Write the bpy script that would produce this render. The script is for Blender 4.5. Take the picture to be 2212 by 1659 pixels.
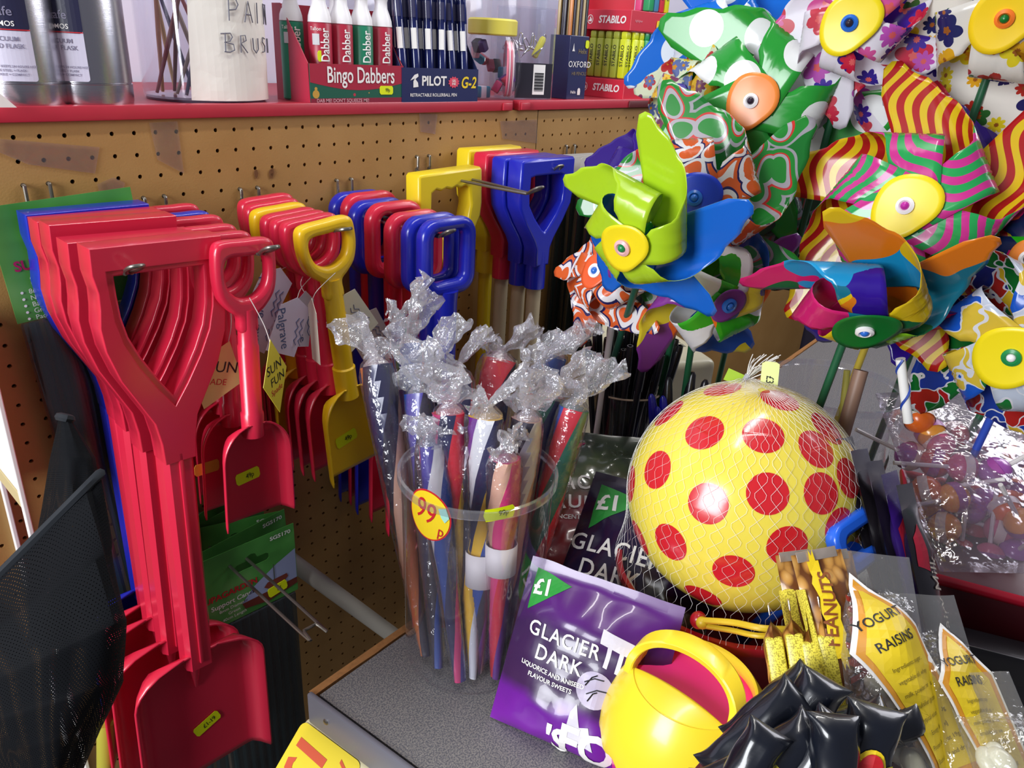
import bpy, bmesh, math, random
from mathutils import Vector, Matrix, noise
random.seed(7)
PI = math.pi
for o in list(bpy.data.objects): bpy.data.objects.remove(o, do_unlink=True)
SC = bpy.context.scene
COL = SC.collection
# ---------------------------------------------------------------- camera
# world: X along the pegboard wall, Y into the wall (wall front at Y=0), Z up, metres
FPX, YAW, PITCH, ROLL = 1656.58, .8283, .4157, .0592
CAM = Vector((-.2532, -.9814, .1201))
def ray(px, py):
    x3 = (px-1106)/FPX; y3 = (py-829.5)/FPX
    x = x3*math.cos(ROLL)+y3*math.sin(ROLL); y2 = -x3*math.sin(ROLL)+y3*math.cos(ROLL)
    y = y2*math.cos(PITCH)+math.sin(PITCH); z = -y2*math.sin(PITCH)+math.cos(PITCH)
    return Vector((x*math.cos(YAW)+z*math.sin(YAW), -x*math.sin(YAW)+z*math.cos(YAW), -y))
def at(px, py, d=None, x=None, y=None, z=None):
    r = ray(px, py)
    if d is not None: return CAM+r*d
    if x is not None: return CAM+r*((x-CAM.x)/r.x)
    if y is not None: return CAM+r*((y-CAM.y)/r.y)
    return CAM+r*((z-CAM.z)/r.z)
FWD = ray(1106, 829.5); RGT = (ray(1107, 829.5)-FWD)*FPX; DWN = (ray(1106, 830.5)-FWD)*FPX
cd = bpy.data.cameras.new('camera'); cam = bpy.data.objects.new('camera', cd); COL.objects.link(cam)
cd.sensor_width = 36; cd.lens = FPX/2212*36; cd.clip_start = .02; cd.clip_end = 50
cam.matrix_world = Matrix(((RGT.x, -DWN.x, -FWD.x, CAM.x), (RGT.y, -DWN.y, -FWD.y, CAM.y), (RGT.z, -DWN.z, -FWD.z, CAM.z), (0, 0, 0, 1)))
SC.camera = cam
# ---------------------------------------------------------------- light
SC.view_settings.view_transform = 'Standard'; SC.view_settings.look = 'None'
SC.view_settings.exposure = 0.0; SC.view_settings.gamma = 1.0; SC.view_settings.use_curve_mapping = False
w = bpy.data.worlds.new('shop_interior'); SC.world = w; w.use_nodes = True
w.node_tree.nodes['Background'].inputs[0].default_value = (.80, .82, 1.0, 1); w.node_tree.nodes['Background'].inputs[1].default_value = .17
def area(name, loc, target, sx, sy, power, col):
    l = bpy.data.lights.new(name, 'AREA'); l.shape = 'RECTANGLE'; l.size = sx; l.size_y = sy; l.energy = power; l.color = col
    o = bpy.data.objects.new(name, l); COL.objects.link(o); o.location = loc
    o.rotation_euler = (Vector(target)-Vector(loc)).to_track_quat('-Z', 'Y').to_euler(); return o
area('shop_window_daylight', (-1.9, -.52, .42), (.35, -.58, -.25), .9, 1.1, 66, (.93, .96, 1.0))
area('far_window_daylight', (2.3, -1.3, 1.0), (.6, -.5, -.05), 1.1, 1.0, 26, (.93, .93, 1.0))
area('ceiling_tube_light', (.5, -.50, 1.45), (.5, -.45, 0), 1.5, .07, 15, (1.0, .97, .93))
area('ceiling_tube_light_far', (1.9, -.2, 1.45), (1.7, -.2, 0), 1.5, .07, 9, (1.0, .97, .93))
# ---------------------------------------------------------------- materials
def lin(c):
    if isinstance(c, str): c = tuple(int(c[i:i+2], 16) for i in (0, 2, 4))
    f = lambda v: v/12.92 if v <= .04045 else ((v+.055)/1.055)**2.4
    return tuple(f(v/255) for v in c[:3])+(1,)
class NT:
    def __init__(s, name):
        s.m = bpy.data.materials.new(name); s.m.use_nodes = True; s.t = s.m.node_tree; s.n = s.t.nodes
        s.b = s.n['Principled BSDF']; s.out = s.n['Material Output']
    def add(s, typ, _p=None, **kw):
        nd = s.n.new(typ)
        for k, v in (_p or {}).items(): setattr(nd, k, v)
        for k, v in kw.items():
            i = nd.inputs[int(k[1:])] if k[0] == 'i' and k[1:].isdigit() else nd.inputs[k]
            if hasattr(v, 'is_output') or isinstance(v, bpy.types.NodeSocket): s.t.links.new(v, i)
            else: i.default_value = v
        return nd
    def link(s, a, b): s.t.links.new(a, b)
    def math(s, op, a, b=0.0, c=0.0): return s.add('ShaderNodeMath', {'operation': op}, i0=a, i1=b, i2=c).outputs[0]
    def mix(s, f, a, b): return s.add('ShaderNodeMix', {'data_type': 'RGBA'}, i0=f, i6=a, i7=b).outputs[2]
    def uv(s): return s.add('ShaderNodeTexCoord').outputs['UV']
    def obj(s): return s.add('ShaderNodeTexCoord').outputs['Object']
    def ramp(s, f, stops, mode='CONSTANT'):
        r = s.add('ShaderNodeValToRGB', i0=f); r.color_ramp.interpolation = mode; e = r.color_ramp.elements
        while len(e) < len(stops): e.new(.5)
        for el, (p, c) in zip(e, stops): el.position = p; el.color = c
        return r.outputs[0]
    def bump(s, h, strength=.2, dist=.002):
        b = s.add('ShaderNodeBump', Height=h, Strength=strength, Distance=dist); s.link(b.outputs[0], s.b.inputs['Normal']); return b
MC = {}
def mat(name, col, rough=.4, metal=0, coat=0, spec=.5, sss=0, noisy=0, bump=0, nscale=60, emit=0):
    if name in MC: return MC[name]
    k = NT(name); c = lin(col); k.b.inputs['Base Color'].default_value = c
    k.b.inputs['Roughness'].default_value = rough; k.b.inputs['Metallic'].default_value = metal
    k.b.inputs['Coat Weight'].default_value = coat; k.b.inputs['Coat Roughness'].default_value = .12; k.b.inputs['Specular IOR Level'].default_value = spec
    if sss: k.b.inputs['Subsurface Weight'].default_value = sss; k.b.inputs['Subsurface Radius'].default_value = (.01, .008, .005); k.b.inputs['Subsurface Scale'].default_value = .5
    if noisy or bump:
        nz = k.add('ShaderNodeTexNoise', Vector=k.obj(), Scale=nscale, Detail=4.0).outputs[0]
        if noisy: k.link(k.mix(nz, tuple(v*(1-noisy) for v in c[:3])+(1,), tuple(min(1, v*(1+noisy)) for v in c[:3])+(1,)), k.b.inputs['Base Color'])
        if bump: k.bump(nz, bump)
    MC[name] = k.m; return k.m
def clear(name, tint=(235, 238, 245), base=.05, rough=.08, white=0.0, bump=0, bscale=40, ior=1.45):
    """thin clear plastic: transparent body, reflective by Fresnel, optional milky part and crinkles"""
    if name in MC: return MC[name]
    k = NT(name); k.n.remove(k.b)
    tr = k.add('ShaderNodeBsdfTransparent', Color=lin(tint)); gl = k.add('ShaderNodeBsdfGlossy', Color=(1, 1, 1, 1), Roughness=rough)
    fr = k.add('ShaderNodeLayerWeight')
    if bump:
        nz = k.add('ShaderNodeTexNoise', Vector=k.obj(), Scale=bscale, Detail=3.0); b = k.add('ShaderNodeBump', Height=nz.outputs[0], Strength=bump, Distance=.01)
        k.link(b.outputs[0], fr.inputs['Normal']); k.link(b.outputs[0], gl.inputs['Normal'])
    f = k.math('ADD', k.math('MULTIPLY', k.math('POWER', fr.outputs['Facing'], 4.0), .8), base+.03)
    sh = k.add('ShaderNodeMixShader', i0=f, i1=tr.outputs[0], i2=gl.outputs[0]).outputs[0]
    if white:
        df = k.add('ShaderNodeBsdfDiffuse', Color=(.85, .86, .9, 1)); tl = k.add('ShaderNodeBsdfTranslucent', Color=(.85, .86, .9, 1))
        dd = k.add('ShaderNodeMixShader', i0=.5, i1=df.outputs[0], i2=tl.outputs[0]).outputs[0]
        sh = k.add('ShaderNodeMixShader', i0=white, i1=sh, i2=dd).outputs[0]
    k.link(sh, k.out.inputs[0]); MC[name] = k.m; return k.m
# ---------------------------------------------------------------- mesh helpers
def mk(name, vf, mats, parent=None, smooth=True, fm=None, uv=None, M=None, solid=0, angle=None):
    v, f = vf
    me = bpy.data.meshes.new(name)
    me.from_pydata([tuple(M @ Vector(p)) if M else tuple(p) for p in v], [], f)
    if not isinstance(mats, (list, tuple)): mats = [mats]
    for m in mats: me.materials.append(m)
    if fm:
        for i, p in enumerate(me.polygons): p.material_index = fm[i]
    if uv:
        l = me.uv_layers.new(name='UVMap')
        for lp in me.loops: l.data[lp.index].uv = uv[lp.vertex_index]
    if smooth:
        me.polygons.foreach_set('use_smooth', [True]*len(me.polygons))
        me.set_sharp_from_angle(angle=math.radians(angle or 40))
    me.update()
    o = bpy.data.objects.new(name, me); COL.objects.link(o)
    if parent: o.parent = parent
    if solid:
        s = o.modifiers.new('thickness', 'SOLIDIFY'); s.thickness = abs(solid); s.offset = -1 if solid > 0 else 1
    return o
def tag(o, label, cat, group=None):
    o['label'] = label; o['category'] = cat
    if group: o['group'] = group
    return o
def thing(name, label, cat, M=None, group=None):
    o = bpy.data.objects.new(name, None); o.empty_display_size = .02; COL.objects.link(o)
    if M is not None: o.matrix_world = M if isinstance(M, Matrix) else Matrix.Translation(Vector(M))
    return tag(o, label, cat, group)
def structure(o): o['kind'] = 'structure'; return o
def dup(root, M, label, group=None):
    r = root.copy(); COL.objects.link(r); r.matrix_world = M if isinstance(M, Matrix) else Matrix.Translation(Vector(M)); r['label'] = label
    if group: r['group'] = group
    for ch in list(root.children):
        c = ch.copy(); COL.objects.link(c); c.parent = r
        for g in list(ch.children):
            e = g.copy(); COL.objects.link(e); e.parent = c
    return r
def T(x, y, z): return Matrix.Translation((x, y, z))
def R(ax, deg): return Matrix.Rotation(math.radians(deg), 4, ax)
def frame(o, x=None, y=None, z=None):
    """matrix at o from two axes (the third derived)"""
    if x is not None and z is not None: z = Vector(z).normalized(); x = Vector(x); x = (x-z*x.dot(z)).normalized(); y = z.cross(x)
    elif y is not None and z is not None: z = Vector(z).normalized(); y = Vector(y); y = (y-z*y.dot(z)).normalized(); x = y.cross(z)
    else: x = Vector(x).normalized(); y = Vector(y); y = (y-x*y.dot(x)).normalized(); z = x.cross(y)
    return Matrix(((x.x, y.x, z.x, o[0]), (x.y, y.y, z.y, o[1]), (x.z, y.z, z.z, o[2]), (0, 0, 0, 1)))
def join(*vfs):
    V, F = [], []
    for v, f in vfs:
        n = len(V); V += [tuple(p) for p in v]; F += [tuple(i+n for i in q) for q in f]
    return V, F
def xf(vf, M): return [tuple(M @ Vector(p)) for p in vf[0]], vf[1]
def box(sx, sy, sz, c=(0, 0, 0), bev=0, seg=2):
    bm = bmesh.new(); bmesh.ops.create_cube(bm, size=1)
    for v in bm.verts: v.co = Vector((v.co.x*sx+c[0], v.co.y*sy+c[1], v.co.z*sz+c[2]))
    if bev: bmesh.ops.bevel(bm, geom=bm.edges[:], offset=bev, segments=seg, affect='EDGES', profile=.5)
    return bm2(bm)
def bm2(bm):
    bm.verts.index_update(); r = [tuple(v.co) for v in bm.verts], [tuple(v.index for v in f.verts) for f in bm.faces]; bm.free(); return r
def lathe(prof, n=32, a0=0, a1=2*PI, cap=True):
    full = abs(a1-a0-2*PI) < 1e-6; m = n if full else n+1; V, F = [], []
    for r, z in prof:
        for i in range(m):
            a = a0+(a1-a0)*i/n; V.append((r*math.cos(a), r*math.sin(a), z))
    for j in range(len(prof)-1):
        for i in range(n):
            i2 = (i+1) % m; F.append((j*m+i, j*m+i2, (j+1)*m+i2, (j+1)*m+i))
    if cap and full:
        if prof[0][0] > 1e-6: F.append(tuple(range(m-1, -1, -1)))
        if prof[-1][0] > 1e-6: F.append(tuple((len(prof)-1)*m+i for i in range(m)))
    return V, F
def tube(pts, r, n=8, closed=False, caps=True, flat=1.0):
    pts = [Vector(p) for p in pts]; N = len(pts); V, F = [], []
    rs = r if isinstance(r, (list, tuple)) else [r]*N; up = None
    for i, p in enumerate(pts):
        t = (pts[(i+1) % N]-pts[i-1]) if closed else (pts[min(i+1, N-1)]-pts[max(i-1, 0)])
        t.normalize()
        if up is None: up = t.orthogonal().normalized()
        up = up-t*up.dot(t)
        up = up.normalized() if up.length > 1e-6 else t.orthogonal().normalized()
        s = t.cross(up)
        for k in range(n):
            a = 2*PI*k/n; V.append(tuple(p+up*(rs[i]*math.cos(a))+s*(rs[i]*flat*math.sin(a))))
    for i in range(N if closed else N-1):
        j = (i+1) % N
        for k in range(n):
            k2 = (k+1) % n; F.append((i*n+k, i*n+k2, j*n+k2, j*n+k))
    if caps and not closed: F.append(tuple(range(n-1, -1, -1))); F.append(tuple((N-1)*n+k for k in range(n)))
    return V, F
def sph(r, c=(0, 0, 0), n=16, m=10, s=(1, 1, 1)):
    V, F = lathe([(max(1e-7, r*math.sin(PI*j/m)), -r*math.cos(PI*j/m)) for j in range(m+1)], n, cap=False)
    return [(x*s[0]+c[0], y*s[1]+c[1], z*s[2]+c[2]) for x, y, z in V], F
def smooth_path(pts, n=6, closed=False):
    P = [Vector(p) for p in pts]; N = len(P); out = []
    for i in range(N if closed else N-1):
        g = lambda k: P[k % N] if closed else P[max(0, min(N-1, k))]
        a, b, c, d = g(i-1), g(i), g(i+1), g(i+2)
        for k in range(n):
            t = k/n; out.append(.5*((2*b)+(c-a)*t+(2*a-5*b+4*c-d)*t*t+(3*b-a-3*c+d)*t**3))
    if not closed: out.append(P[-1])
    return out
def curve_mesh(cu):
    o = bpy.data.objects.new('tmp', cu); me = o.to_mesh()
    r = [tuple(v.co) for v in me.vertices], [tuple(p.vertices) for p in me.polygons]
    o.to_mesh_clear(); bpy.data.objects.remove(o); bpy.data.curves.remove(cu); return r
def ext2d(loops, depth, bev=0, res=2):
    """2-D outline (first loop) with holes, extruded to +-depth/2 along local z, rounded edges"""
    cu = bpy.data.curves.new('c', 'CURVE'); cu.dimensions = '2D'; cu.fill_mode = 'BOTH'; cu.extrude = max(0, depth/2-bev); cu.bevel_depth = bev; cu.bevel_resolution = res
    for lp in loops:
        s = cu.splines.new('POLY'); s.points.add(len(lp)-1); s.use_cyclic_u = True
        for p, q in zip(s.points, lp): p.co = (q[0], q[1], 0, 1)
    if bev: cu.offset = -bev
    return curve_mesh(cu)
TXT = {}
def text2d(body, size=1, align='CENTER', spacing=1.0, sx=1.0, shear=0, bold=0):
    key = (body, size, align, spacing, sx, shear, bold)
    if key not in TXT:
        cu = bpy.data.curves.new('t', 'FONT'); cu.body = body; cu.size = size; cu.align_x = align; cu.align_y = 'CENTER'; cu.space_character = spacing; cu.fill_mode = 'FRONT'; cu.shear = shear; cu.offset = bold*size; cu.resolution_u = 3
        v, f = curve_mesh(cu); TXT[key] = ([(x*sx, y, 0) for x, y, z in v], f)
    return TXT[key]
def fill2d(poly): return ext2d([poly], 0)
def cutgrid(vf, step):
    bm = bmesh.new(); vs = [bm.verts.new(p) for p in vf[0]]
    for f in vf[1]:
        try: bm.faces.new([vs[i] for i in f])
        except ValueError: pass
    for ax in (0, 1):
        lo = min(v.co[ax] for v in bm.verts); hi = max(v.co[ax] for v in bm.verts); k = math.floor(lo/step)+1
        while k*step < hi:
            co = [0, 0, 0]; no = [0, 0, 0]; co[ax] = k*step; no[ax] = 1
            bmesh.ops.bisect_plane(bm, geom=bm.verts[:]+bm.edges[:]+bm.faces[:], plane_co=co, plane_no=no); k += 1
    return bm2(bm)
def decal(name, vf, S, m, parent, step=.012, M2=None, off=.0006):
    """flat print shape laid on a surface: S(x,z,off)->point"""
    if M2 is not None: vf = xf(vf, M2)
    if step: vf = cutgrid(vf, step)
    return mk(name, ([tuple(S(p[0], p[1], off)) for p in vf[0]], vf[1]), m, parent, smooth=False)
def rrect(w, h, r, n=5, c=(0, 0)):
    out = []
    for cx, cy, a in ((w/2-r, h/2-r, 0), (-w/2+r, h/2-r, 90), (-w/2+r, -h/2+r, 180), (w/2-r, -h/2+r, 270)):
        for k in range(n+1): t = math.radians(a+90*k/n); out.append((cx+r*math.cos(t)+c[0], cy+r*math.sin(t)+c[1]))
    return out
def plane_S(x, z, off): return (x, -off, z)
def cyl_S(r, a0=0): return lambda x, z, off: ((r+off)*math.sin(x/r+a0), -(r+off)*math.cos(x/r+a0), z)
def nz(p, s=1.0): return noise.noise(Vector(p)*s)
# shared plastics
RED = mat('red_plastic', 'd42442', .3, coat=.35); BLUE = mat('blue_plastic', '1c28b4', .28, coat=.4); YEL = mat('yellow_plastic', 'f2c418', .33, coat=.3)
WIRE = mat('zinc_wire', '8c8880', .35, metal=.9); BLACK = mat('black_print', '15151a', .5); WHITE = mat('white_print', 'f4f2ee', .5)
LIME = mat('fluorescent_price_label', 'e2f000', .5); CARDW = mat('white_card', 'e9e4dc', .6); REDP = mat('red_print', 'c81e28', .5); YELP = mat('yellow_print', 'f4d21e', .5); NAVY = mat('navy_print', '1c2456', .4, coat=.3)
GREENP = mat('green_print', '2c9a3c', .5); PURP = mat('purple_print', '5a1a8c', .4)
FILM = clear('clear_film', tint=(250, 250, 253), base=.03, rough=.12, white=.03, bump=.5, bscale=60); TUBP = clear('clear_tub_plastic', tint=(250, 250, 253), base=.02, rough=.06, white=.03)
def price_label(parent, M, text, w=.03, h=.014, m=None, name='price_label'):
    pts = [(-w/2, -h*.3), (-w/2+.002, -h/2), (w/2-.002, -h/2), (w/2, -h*.3), (w/2, h*.3), (w/2-.002, h/2), (-w/2+.002, h/2), (-w/2, h*.3)]
    o = mk(name, xf(ext2d([pts], .0006), M @ R('X', 90)), m or LIME, parent, smooth=False); o['label'] = 'small fluorescent yellow price sticker'
    if text:
        t = mk('lettering', xf(text2d(text, h*.62, spacing=.9, sx=.8), M @ T(w*.08, -.0007, 0) @ R('X', 90)), BLACK, o, smooth=False)
    return o
# ================================================================ the setting
PITCHH = .0254
def pegboard(x0, n, m, z0, xl, xr, zt, zb, rh=.0027):
    """board face with real holes on a one-inch grid"""
    V, F = [], []
    h = PITCHH/2
    sq = [(h, 0), (h, h), (0, h), (-h, h), (-h, 0), (-h, -h), (0, -h), (h, -h)]
    for i in range(n):
        for j in range(m):
            cx = x0+i*PITCHH; cz = z0-j*PITCHH; b = len(V)
            for k in range(8):
                a = PI*k/4; V.append((cx+sq[k][0], 0, cz+sq[k][1]))
            for k in range(8): a = PI*k/4; V.append((cx+rh*math.cos(a), 0, cz+rh*math.sin(a)))
            for k in range(8): a = PI*k/4; V.append((cx+rh*math.cos(a), .006, cz+rh*math.sin(a)))
            for k in range(8):
                q = (k+1) % 8; F.append((b+k, b+q, b+8+q, b+8+k)); F.append((b+8+k, b+8+q, b+16+q, b+16+k))
    gx0, gx1, gz1, gz0 = x0-h, x0+(n-.5)*PITCHH, z0+h, z0-(m-.5)*PITCHH
    for a, c, e, g in ((xl, gx0, zb, zt), (gx1, xr, zb, zt), (gx0, gx1, gz1, zt), (gx0, gx1, zb, gz0)):
        if c > a and g > e: b = len(V); V += [(a, 0, e), (c, 0, e), (c, 0, g), (a, 0, g)]; F.append((b, b+1, b+2, b+3))
    b = len(V); V += [(xl, .02, zb), (xr, .02, zb), (xr, .02, zt), (xl, .02, zt), (xl, 0, zt), (xr, 0, zt)]; F += [(b, b+1, b+2, b+3), (b+4, b+5, b+2, b+3)]
    return V, F
k = NT('hardboard'); nzs = k.add('ShaderNodeTexNoise', Vector=k.obj(), Scale=9.0, Detail=6.0).outputs[0]; fz = k.add('ShaderNodeTexNoise', Vector=k.obj(), Scale=420.0, Detail=2.0).outputs[0]
k.link(k.mix(fz, k.ramp(nzs, [(.3, lin('96703c')), (.7, lin('b08a54'))], 'LINEAR'), lin('a87e46')), k.b.inputs['Base Color']); k.b.inputs['Roughness'].default_value = .5; k.bump(fz, .1); HARD = k.m
FLOORZ = -1.38
wall = structure(mk('wall_back', pegboard(-.508, 53, 44, 0, -.9, .842, .0150, FLOORZ), HARD, smooth=False))
wall2 = structure(mk('wall_back_right', pegboard(.862, 22, 20, -.0045, .8435, 2.3, .0142, FLOORZ), HARD, smooth=False))
structure(mk('floor', ([(-3, -3.5, FLOORZ), (3.2, -3.5, FLOORZ), (3.2, .7, FLOORZ), (-3, .7, FLOORZ)], [(0, 1, 2, 3)]), mat('floor_vinyl', '4a4440', .5, noisy=.2, nscale=20), smooth=False))
structure(mk('wall_behind_shelf', ([(-.9, .42, 0), (2.3, .42, 0), (2.3, .42, 1.2), (-.9, .42, 1.2)], [(0, 1, 2, 3)]), mat('pale_wall_paint', 'd8d6e6', .6), smooth=False))
structure(mk('wall_right', ([(2.35, -1.0, FLOORZ), (2.35, .5, FLOORZ), (2.35, .5, .5), (2.35, -1.0, .5)], [(0, 3, 2, 1)]), mat('dark_far_wall', '3a3448', .7), smooth=False))
# old tape left on the board
TAPE = clear('old_tape', tint=(247, 242, 240), base=.01, rough=.25, white=.06, bump=.2, bscale=60)
for pts in ([(322, 265), (383, 262), (397, 375), (340, 345)], [(0, 300), (215, 318), (205, 375), (60, 355), (0, 330)], [(210, 398), (245, 383), (270, 395), (262, 432), (222, 440)], [(905, 245), (945, 247), (940, 290), (908, 285)], [(1080, 262), (1160, 258), (1160, 310), (1085, 300)]):
    mk('tape_strip', ([tuple(at(x, y, y=-.0012)) for x, y in pts], [tuple(range(len(pts)))]), TAPE, wall, smooth=False, solid=.0003)
# a slit of torn fibre below two of the holes
TORN = mat('torn_fibre', '6a4422', .9)
for px, py in ((553, 375), (585, 375), (588, 372)):
    c = at(px, py, y=-.001); mk('torn_patch', xf(ext2d([[(.003*math.cos(a*.9), .006*math.sin(a*.9)*(1+.3*math.sin(a*3))) for a in range(7)]], .001), T(*c) @ R('X', 90)), TORN, wall, smooth=False)
# shelf with red metal edging
SHELFZ = .0315
sh = thing('shelf', 'long shelf with red metal edge above the pegboard', 'shelf', (0, 0, 0))
REDM = mat('red_painted_metal', 'b82a3c', .4, coat=.2, noisy=.08, nscale=30)
mk('shelf_top', box(2.3, .40, .012, (.5, .208, SHELFZ-.007)), mat('shelf_red_top', 'a02434', .45), sh, smooth=False)
mk('edge_strip', box(1.60, .018, .0165, (-.03, .003, SHELFZ-.0078), .0015), REDM, sh)
mk('edge_strip', box(.95, .018, .0165, (1.262, .003, SHELFZ-.0078), .0015), REDM, sh)
mk('edge_clip', box(.022, .004, .012, (.755, -.0075, SHELFZ-.009), .001), REDM, sh); mk('edge_clip', box(.022, .004, .012, (.80, -.0075, SHELFZ-.009), .001), REDM, sh)
mk('edge_clip', box(.10, .004, .013, (1.16, -.0075, SHELFZ-.009), .001), mat('dark_red_clip', '5c1c20', .5), sh)
# ---------------------------------------------------------------- grey counter
CZ = -.5
k = NT('speckled_laminate'); v1 = k.add('ShaderNodeTexNoise', Vector=k.obj(), Scale=600.0, Detail=2.0).outputs[0]
k.link(k.ramp(v1, [(.0, lin('4c4c52')), (.45, lin('606066')), (.62, lin('98948e')), (.70, lin('46464a'))], 'LINEAR'), k.b.inputs['Base Color']); k.b.inputs['Roughness'].default_value = .45; LAMI = k.m
ct = thing('counter', 'grey speckled laminate shop counter with worn chipboard back edge', 'counter', (0, 0, CZ))
cA = at(675, 1500, z=CZ); cB = at(860, 1370, z=CZ); cF = at(890, 1659, z=CZ)
ex = (cB-cA).normalized(); ey = (cF-cA).normalized()
def cpt(u, v, z=0): p = cA+ex*u+ey*v; return (p.x, p.y, z)
L, W = 1.9, .95
top = [cpt(.004, .006), cpt(L, .006), cpt(L, W), cpt(.004, W)]
mk('worktop', ([p for p in top]+[(x, y, -.026) for x, y, z in top], [(3, 2, 1, 0), (4, 5, 6, 7), (0, 1, 5, 4), (1, 2, 6, 5), (2, 3, 7, 6), (3, 0, 4, 7)]), LAMI, ct, smooth=False)
# worn back edge (chipboard showing) and the grey edging along the left end
rag = [cpt(.0+.02*i, .003+.006*max(0, nz((i*.37, 1, 2)))) for i in range(96)]
V = []; F = []
for i, p in enumerate(rag): V += [cpt(.02*i, -.006), (p[0], p[1], .0006), (p[0], p[1], -.026), cpt(.02*i, -.006, -.026)]
for i in range(95): a = 4*i; F += [(a, a+4, a+5, a+1), (a+1, a+5, a+6, a+2), (a+2, a+6, a+7, a+3), (a+3, a+7, a+4, a)]
mk('chipboard_edge', (V, F), mat('chipboard', '9a6a3a', .8, noisy=.35, nscale=200), ct, smooth=False)
c0 = cA+ex*(-.002)
ed = join(([], []))
edM = frame((c0.x, c0.y, -.017), x=(ey.x, ey.y, 0), z=(0, 0, 1))
edg = mk('edging', xf(box(W+.006, .006, .040, (W/2, 0, 0), .002), edM), mat('grey_edging', '6e6e78', .4), ct)
for u in (.025, .45): mk('screw', xf(xf(lathe([(.0001, .0015), (.003, .001), (.0036, 0)], 10), R('X', 90)), edM @ T(u, -.003, .0)), WIRE, edg)
for a, b in ((.04, .05), (.04, W-.06), (L-.06, .05), (L-.06, W-.06)):
    p = cpt(a, b); mk('leg', box(.05, .05, CZ-FLOORZ-.026, (p[0], p[1], -(CZ-FLOORZ+.026)/2), .004), mat('dark_steel', '24242a', .5), ct)
# ================================================================ peg hooks
def hook(label, n, m, zo, yend, half=PITCHH/2, square=False, tip=.012, x0=None):
    xc = n*PITCHH; zt = -m*PITCHH
    t = thing('peg_hook', label, 'hook', (xc, 0, zt), 'wire hooks on the pegboard')
    dz = zo-zt
    pr = []
    for s in (-1, 1):
        e = [(s*half, .008, 0), (s*half, -.003, 0), (s*half, -.0045, -.004), (s*half, -.0045, dz+.006), (s*half, -.009, dz)]
        pr.append(e)
    if square: mid = [(-half, yend+.005, dz), (-half+.004, yend, dz+.002), (half-.004, yend, dz+.002), (half, yend+.005, dz)]
    else:
        mid = [(-half*.85, yend*.5, dz), (-half*.35, yend*.86, dz), (-half*.2, yend*.9, dz+.001), (-.007, yend*.95, dz+tip*.6), (-.006, yend*.985, dz+tip), (0, yend, dz+tip*1.1), (.006, yend*.985, dz+tip), (.007, yend*.95, dz+tip*.6), (half*.2, yend*.9, dz+.001), (half*.35, yend*.86, dz), (half*.85, yend*.5, dz)]
    path = smooth_path(pr[0]+mid+pr[1][::-1], 5)
    mk('wire', tube(path, .0021, 8), WIRE, t); return t
hook('wire peg hook holding the big red spades', .5, 2, -.098, -.262)
hook('wire peg hook holding the small red spades', 5.5, 3, -.093, -.285)
hook('wire peg hook holding yellow and red short spades', 10.5, 3, -.094, -.23, tip=.006)
hook('wire peg hook holding square-ring blue and red spades', 16.5, 3, -.118, -.245)
hook('long wire hook above the lone yellow handle', 22.5, 2, -.073, -.26)
hook('wire peg hook holding blue wooden-shaft spades', 28.5, 2, -.066, -.165)
hook('square-ended wire hook holding green cane packs', 5.0, 20.9, -.538, -.325, half=.012, square=True)
# ================================================================ spades
def sym(pts): return [(x, z) for x, z in pts]+[(-x, z) for x, z in reversed(pts) if x > 1e-6]
def smooth2(pts, n=4): return [(p.x, p.y) for p in smooth_path([(x, z, 0) for x, z in pts], n, True)]
def blade_mesh(w, h, depth, wt=None, rs=.35, nx=22, nzn=24, curl=.0):
    """scoop: flat pan with raised side walls and rounded shoulders, top at z=0, concave to -y"""
    V, F = [], []; wt = wt or w
    for j in range(nzn+1):
        v = j/nzn; z = -h*v
        hw = (wt+(w-wt)*v)/2
        if v < rs: q = 1-v/rs; hw *= math.sqrt(max(0, 1-q*q*.93))
        for i in range(nx+1):
            u = 2*i/nx-1; e = max(0, (abs(u)-.78)/.22); e2 = max(0, (rs*.5-v)/(rs*.5)) if v < rs*.5 else 0
            y = depth*(1-max(e, e2)**1.6)-depth*.5+curl*v*v
            V.append((hw*u, y, z))
    n = nx+1
    for j in range(nzn):
        for i in range(nx): F.append((j*n+i, j*n+i+1, (j+1)*n+i+1, (j+1)*n+i))
    return V, F
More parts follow.
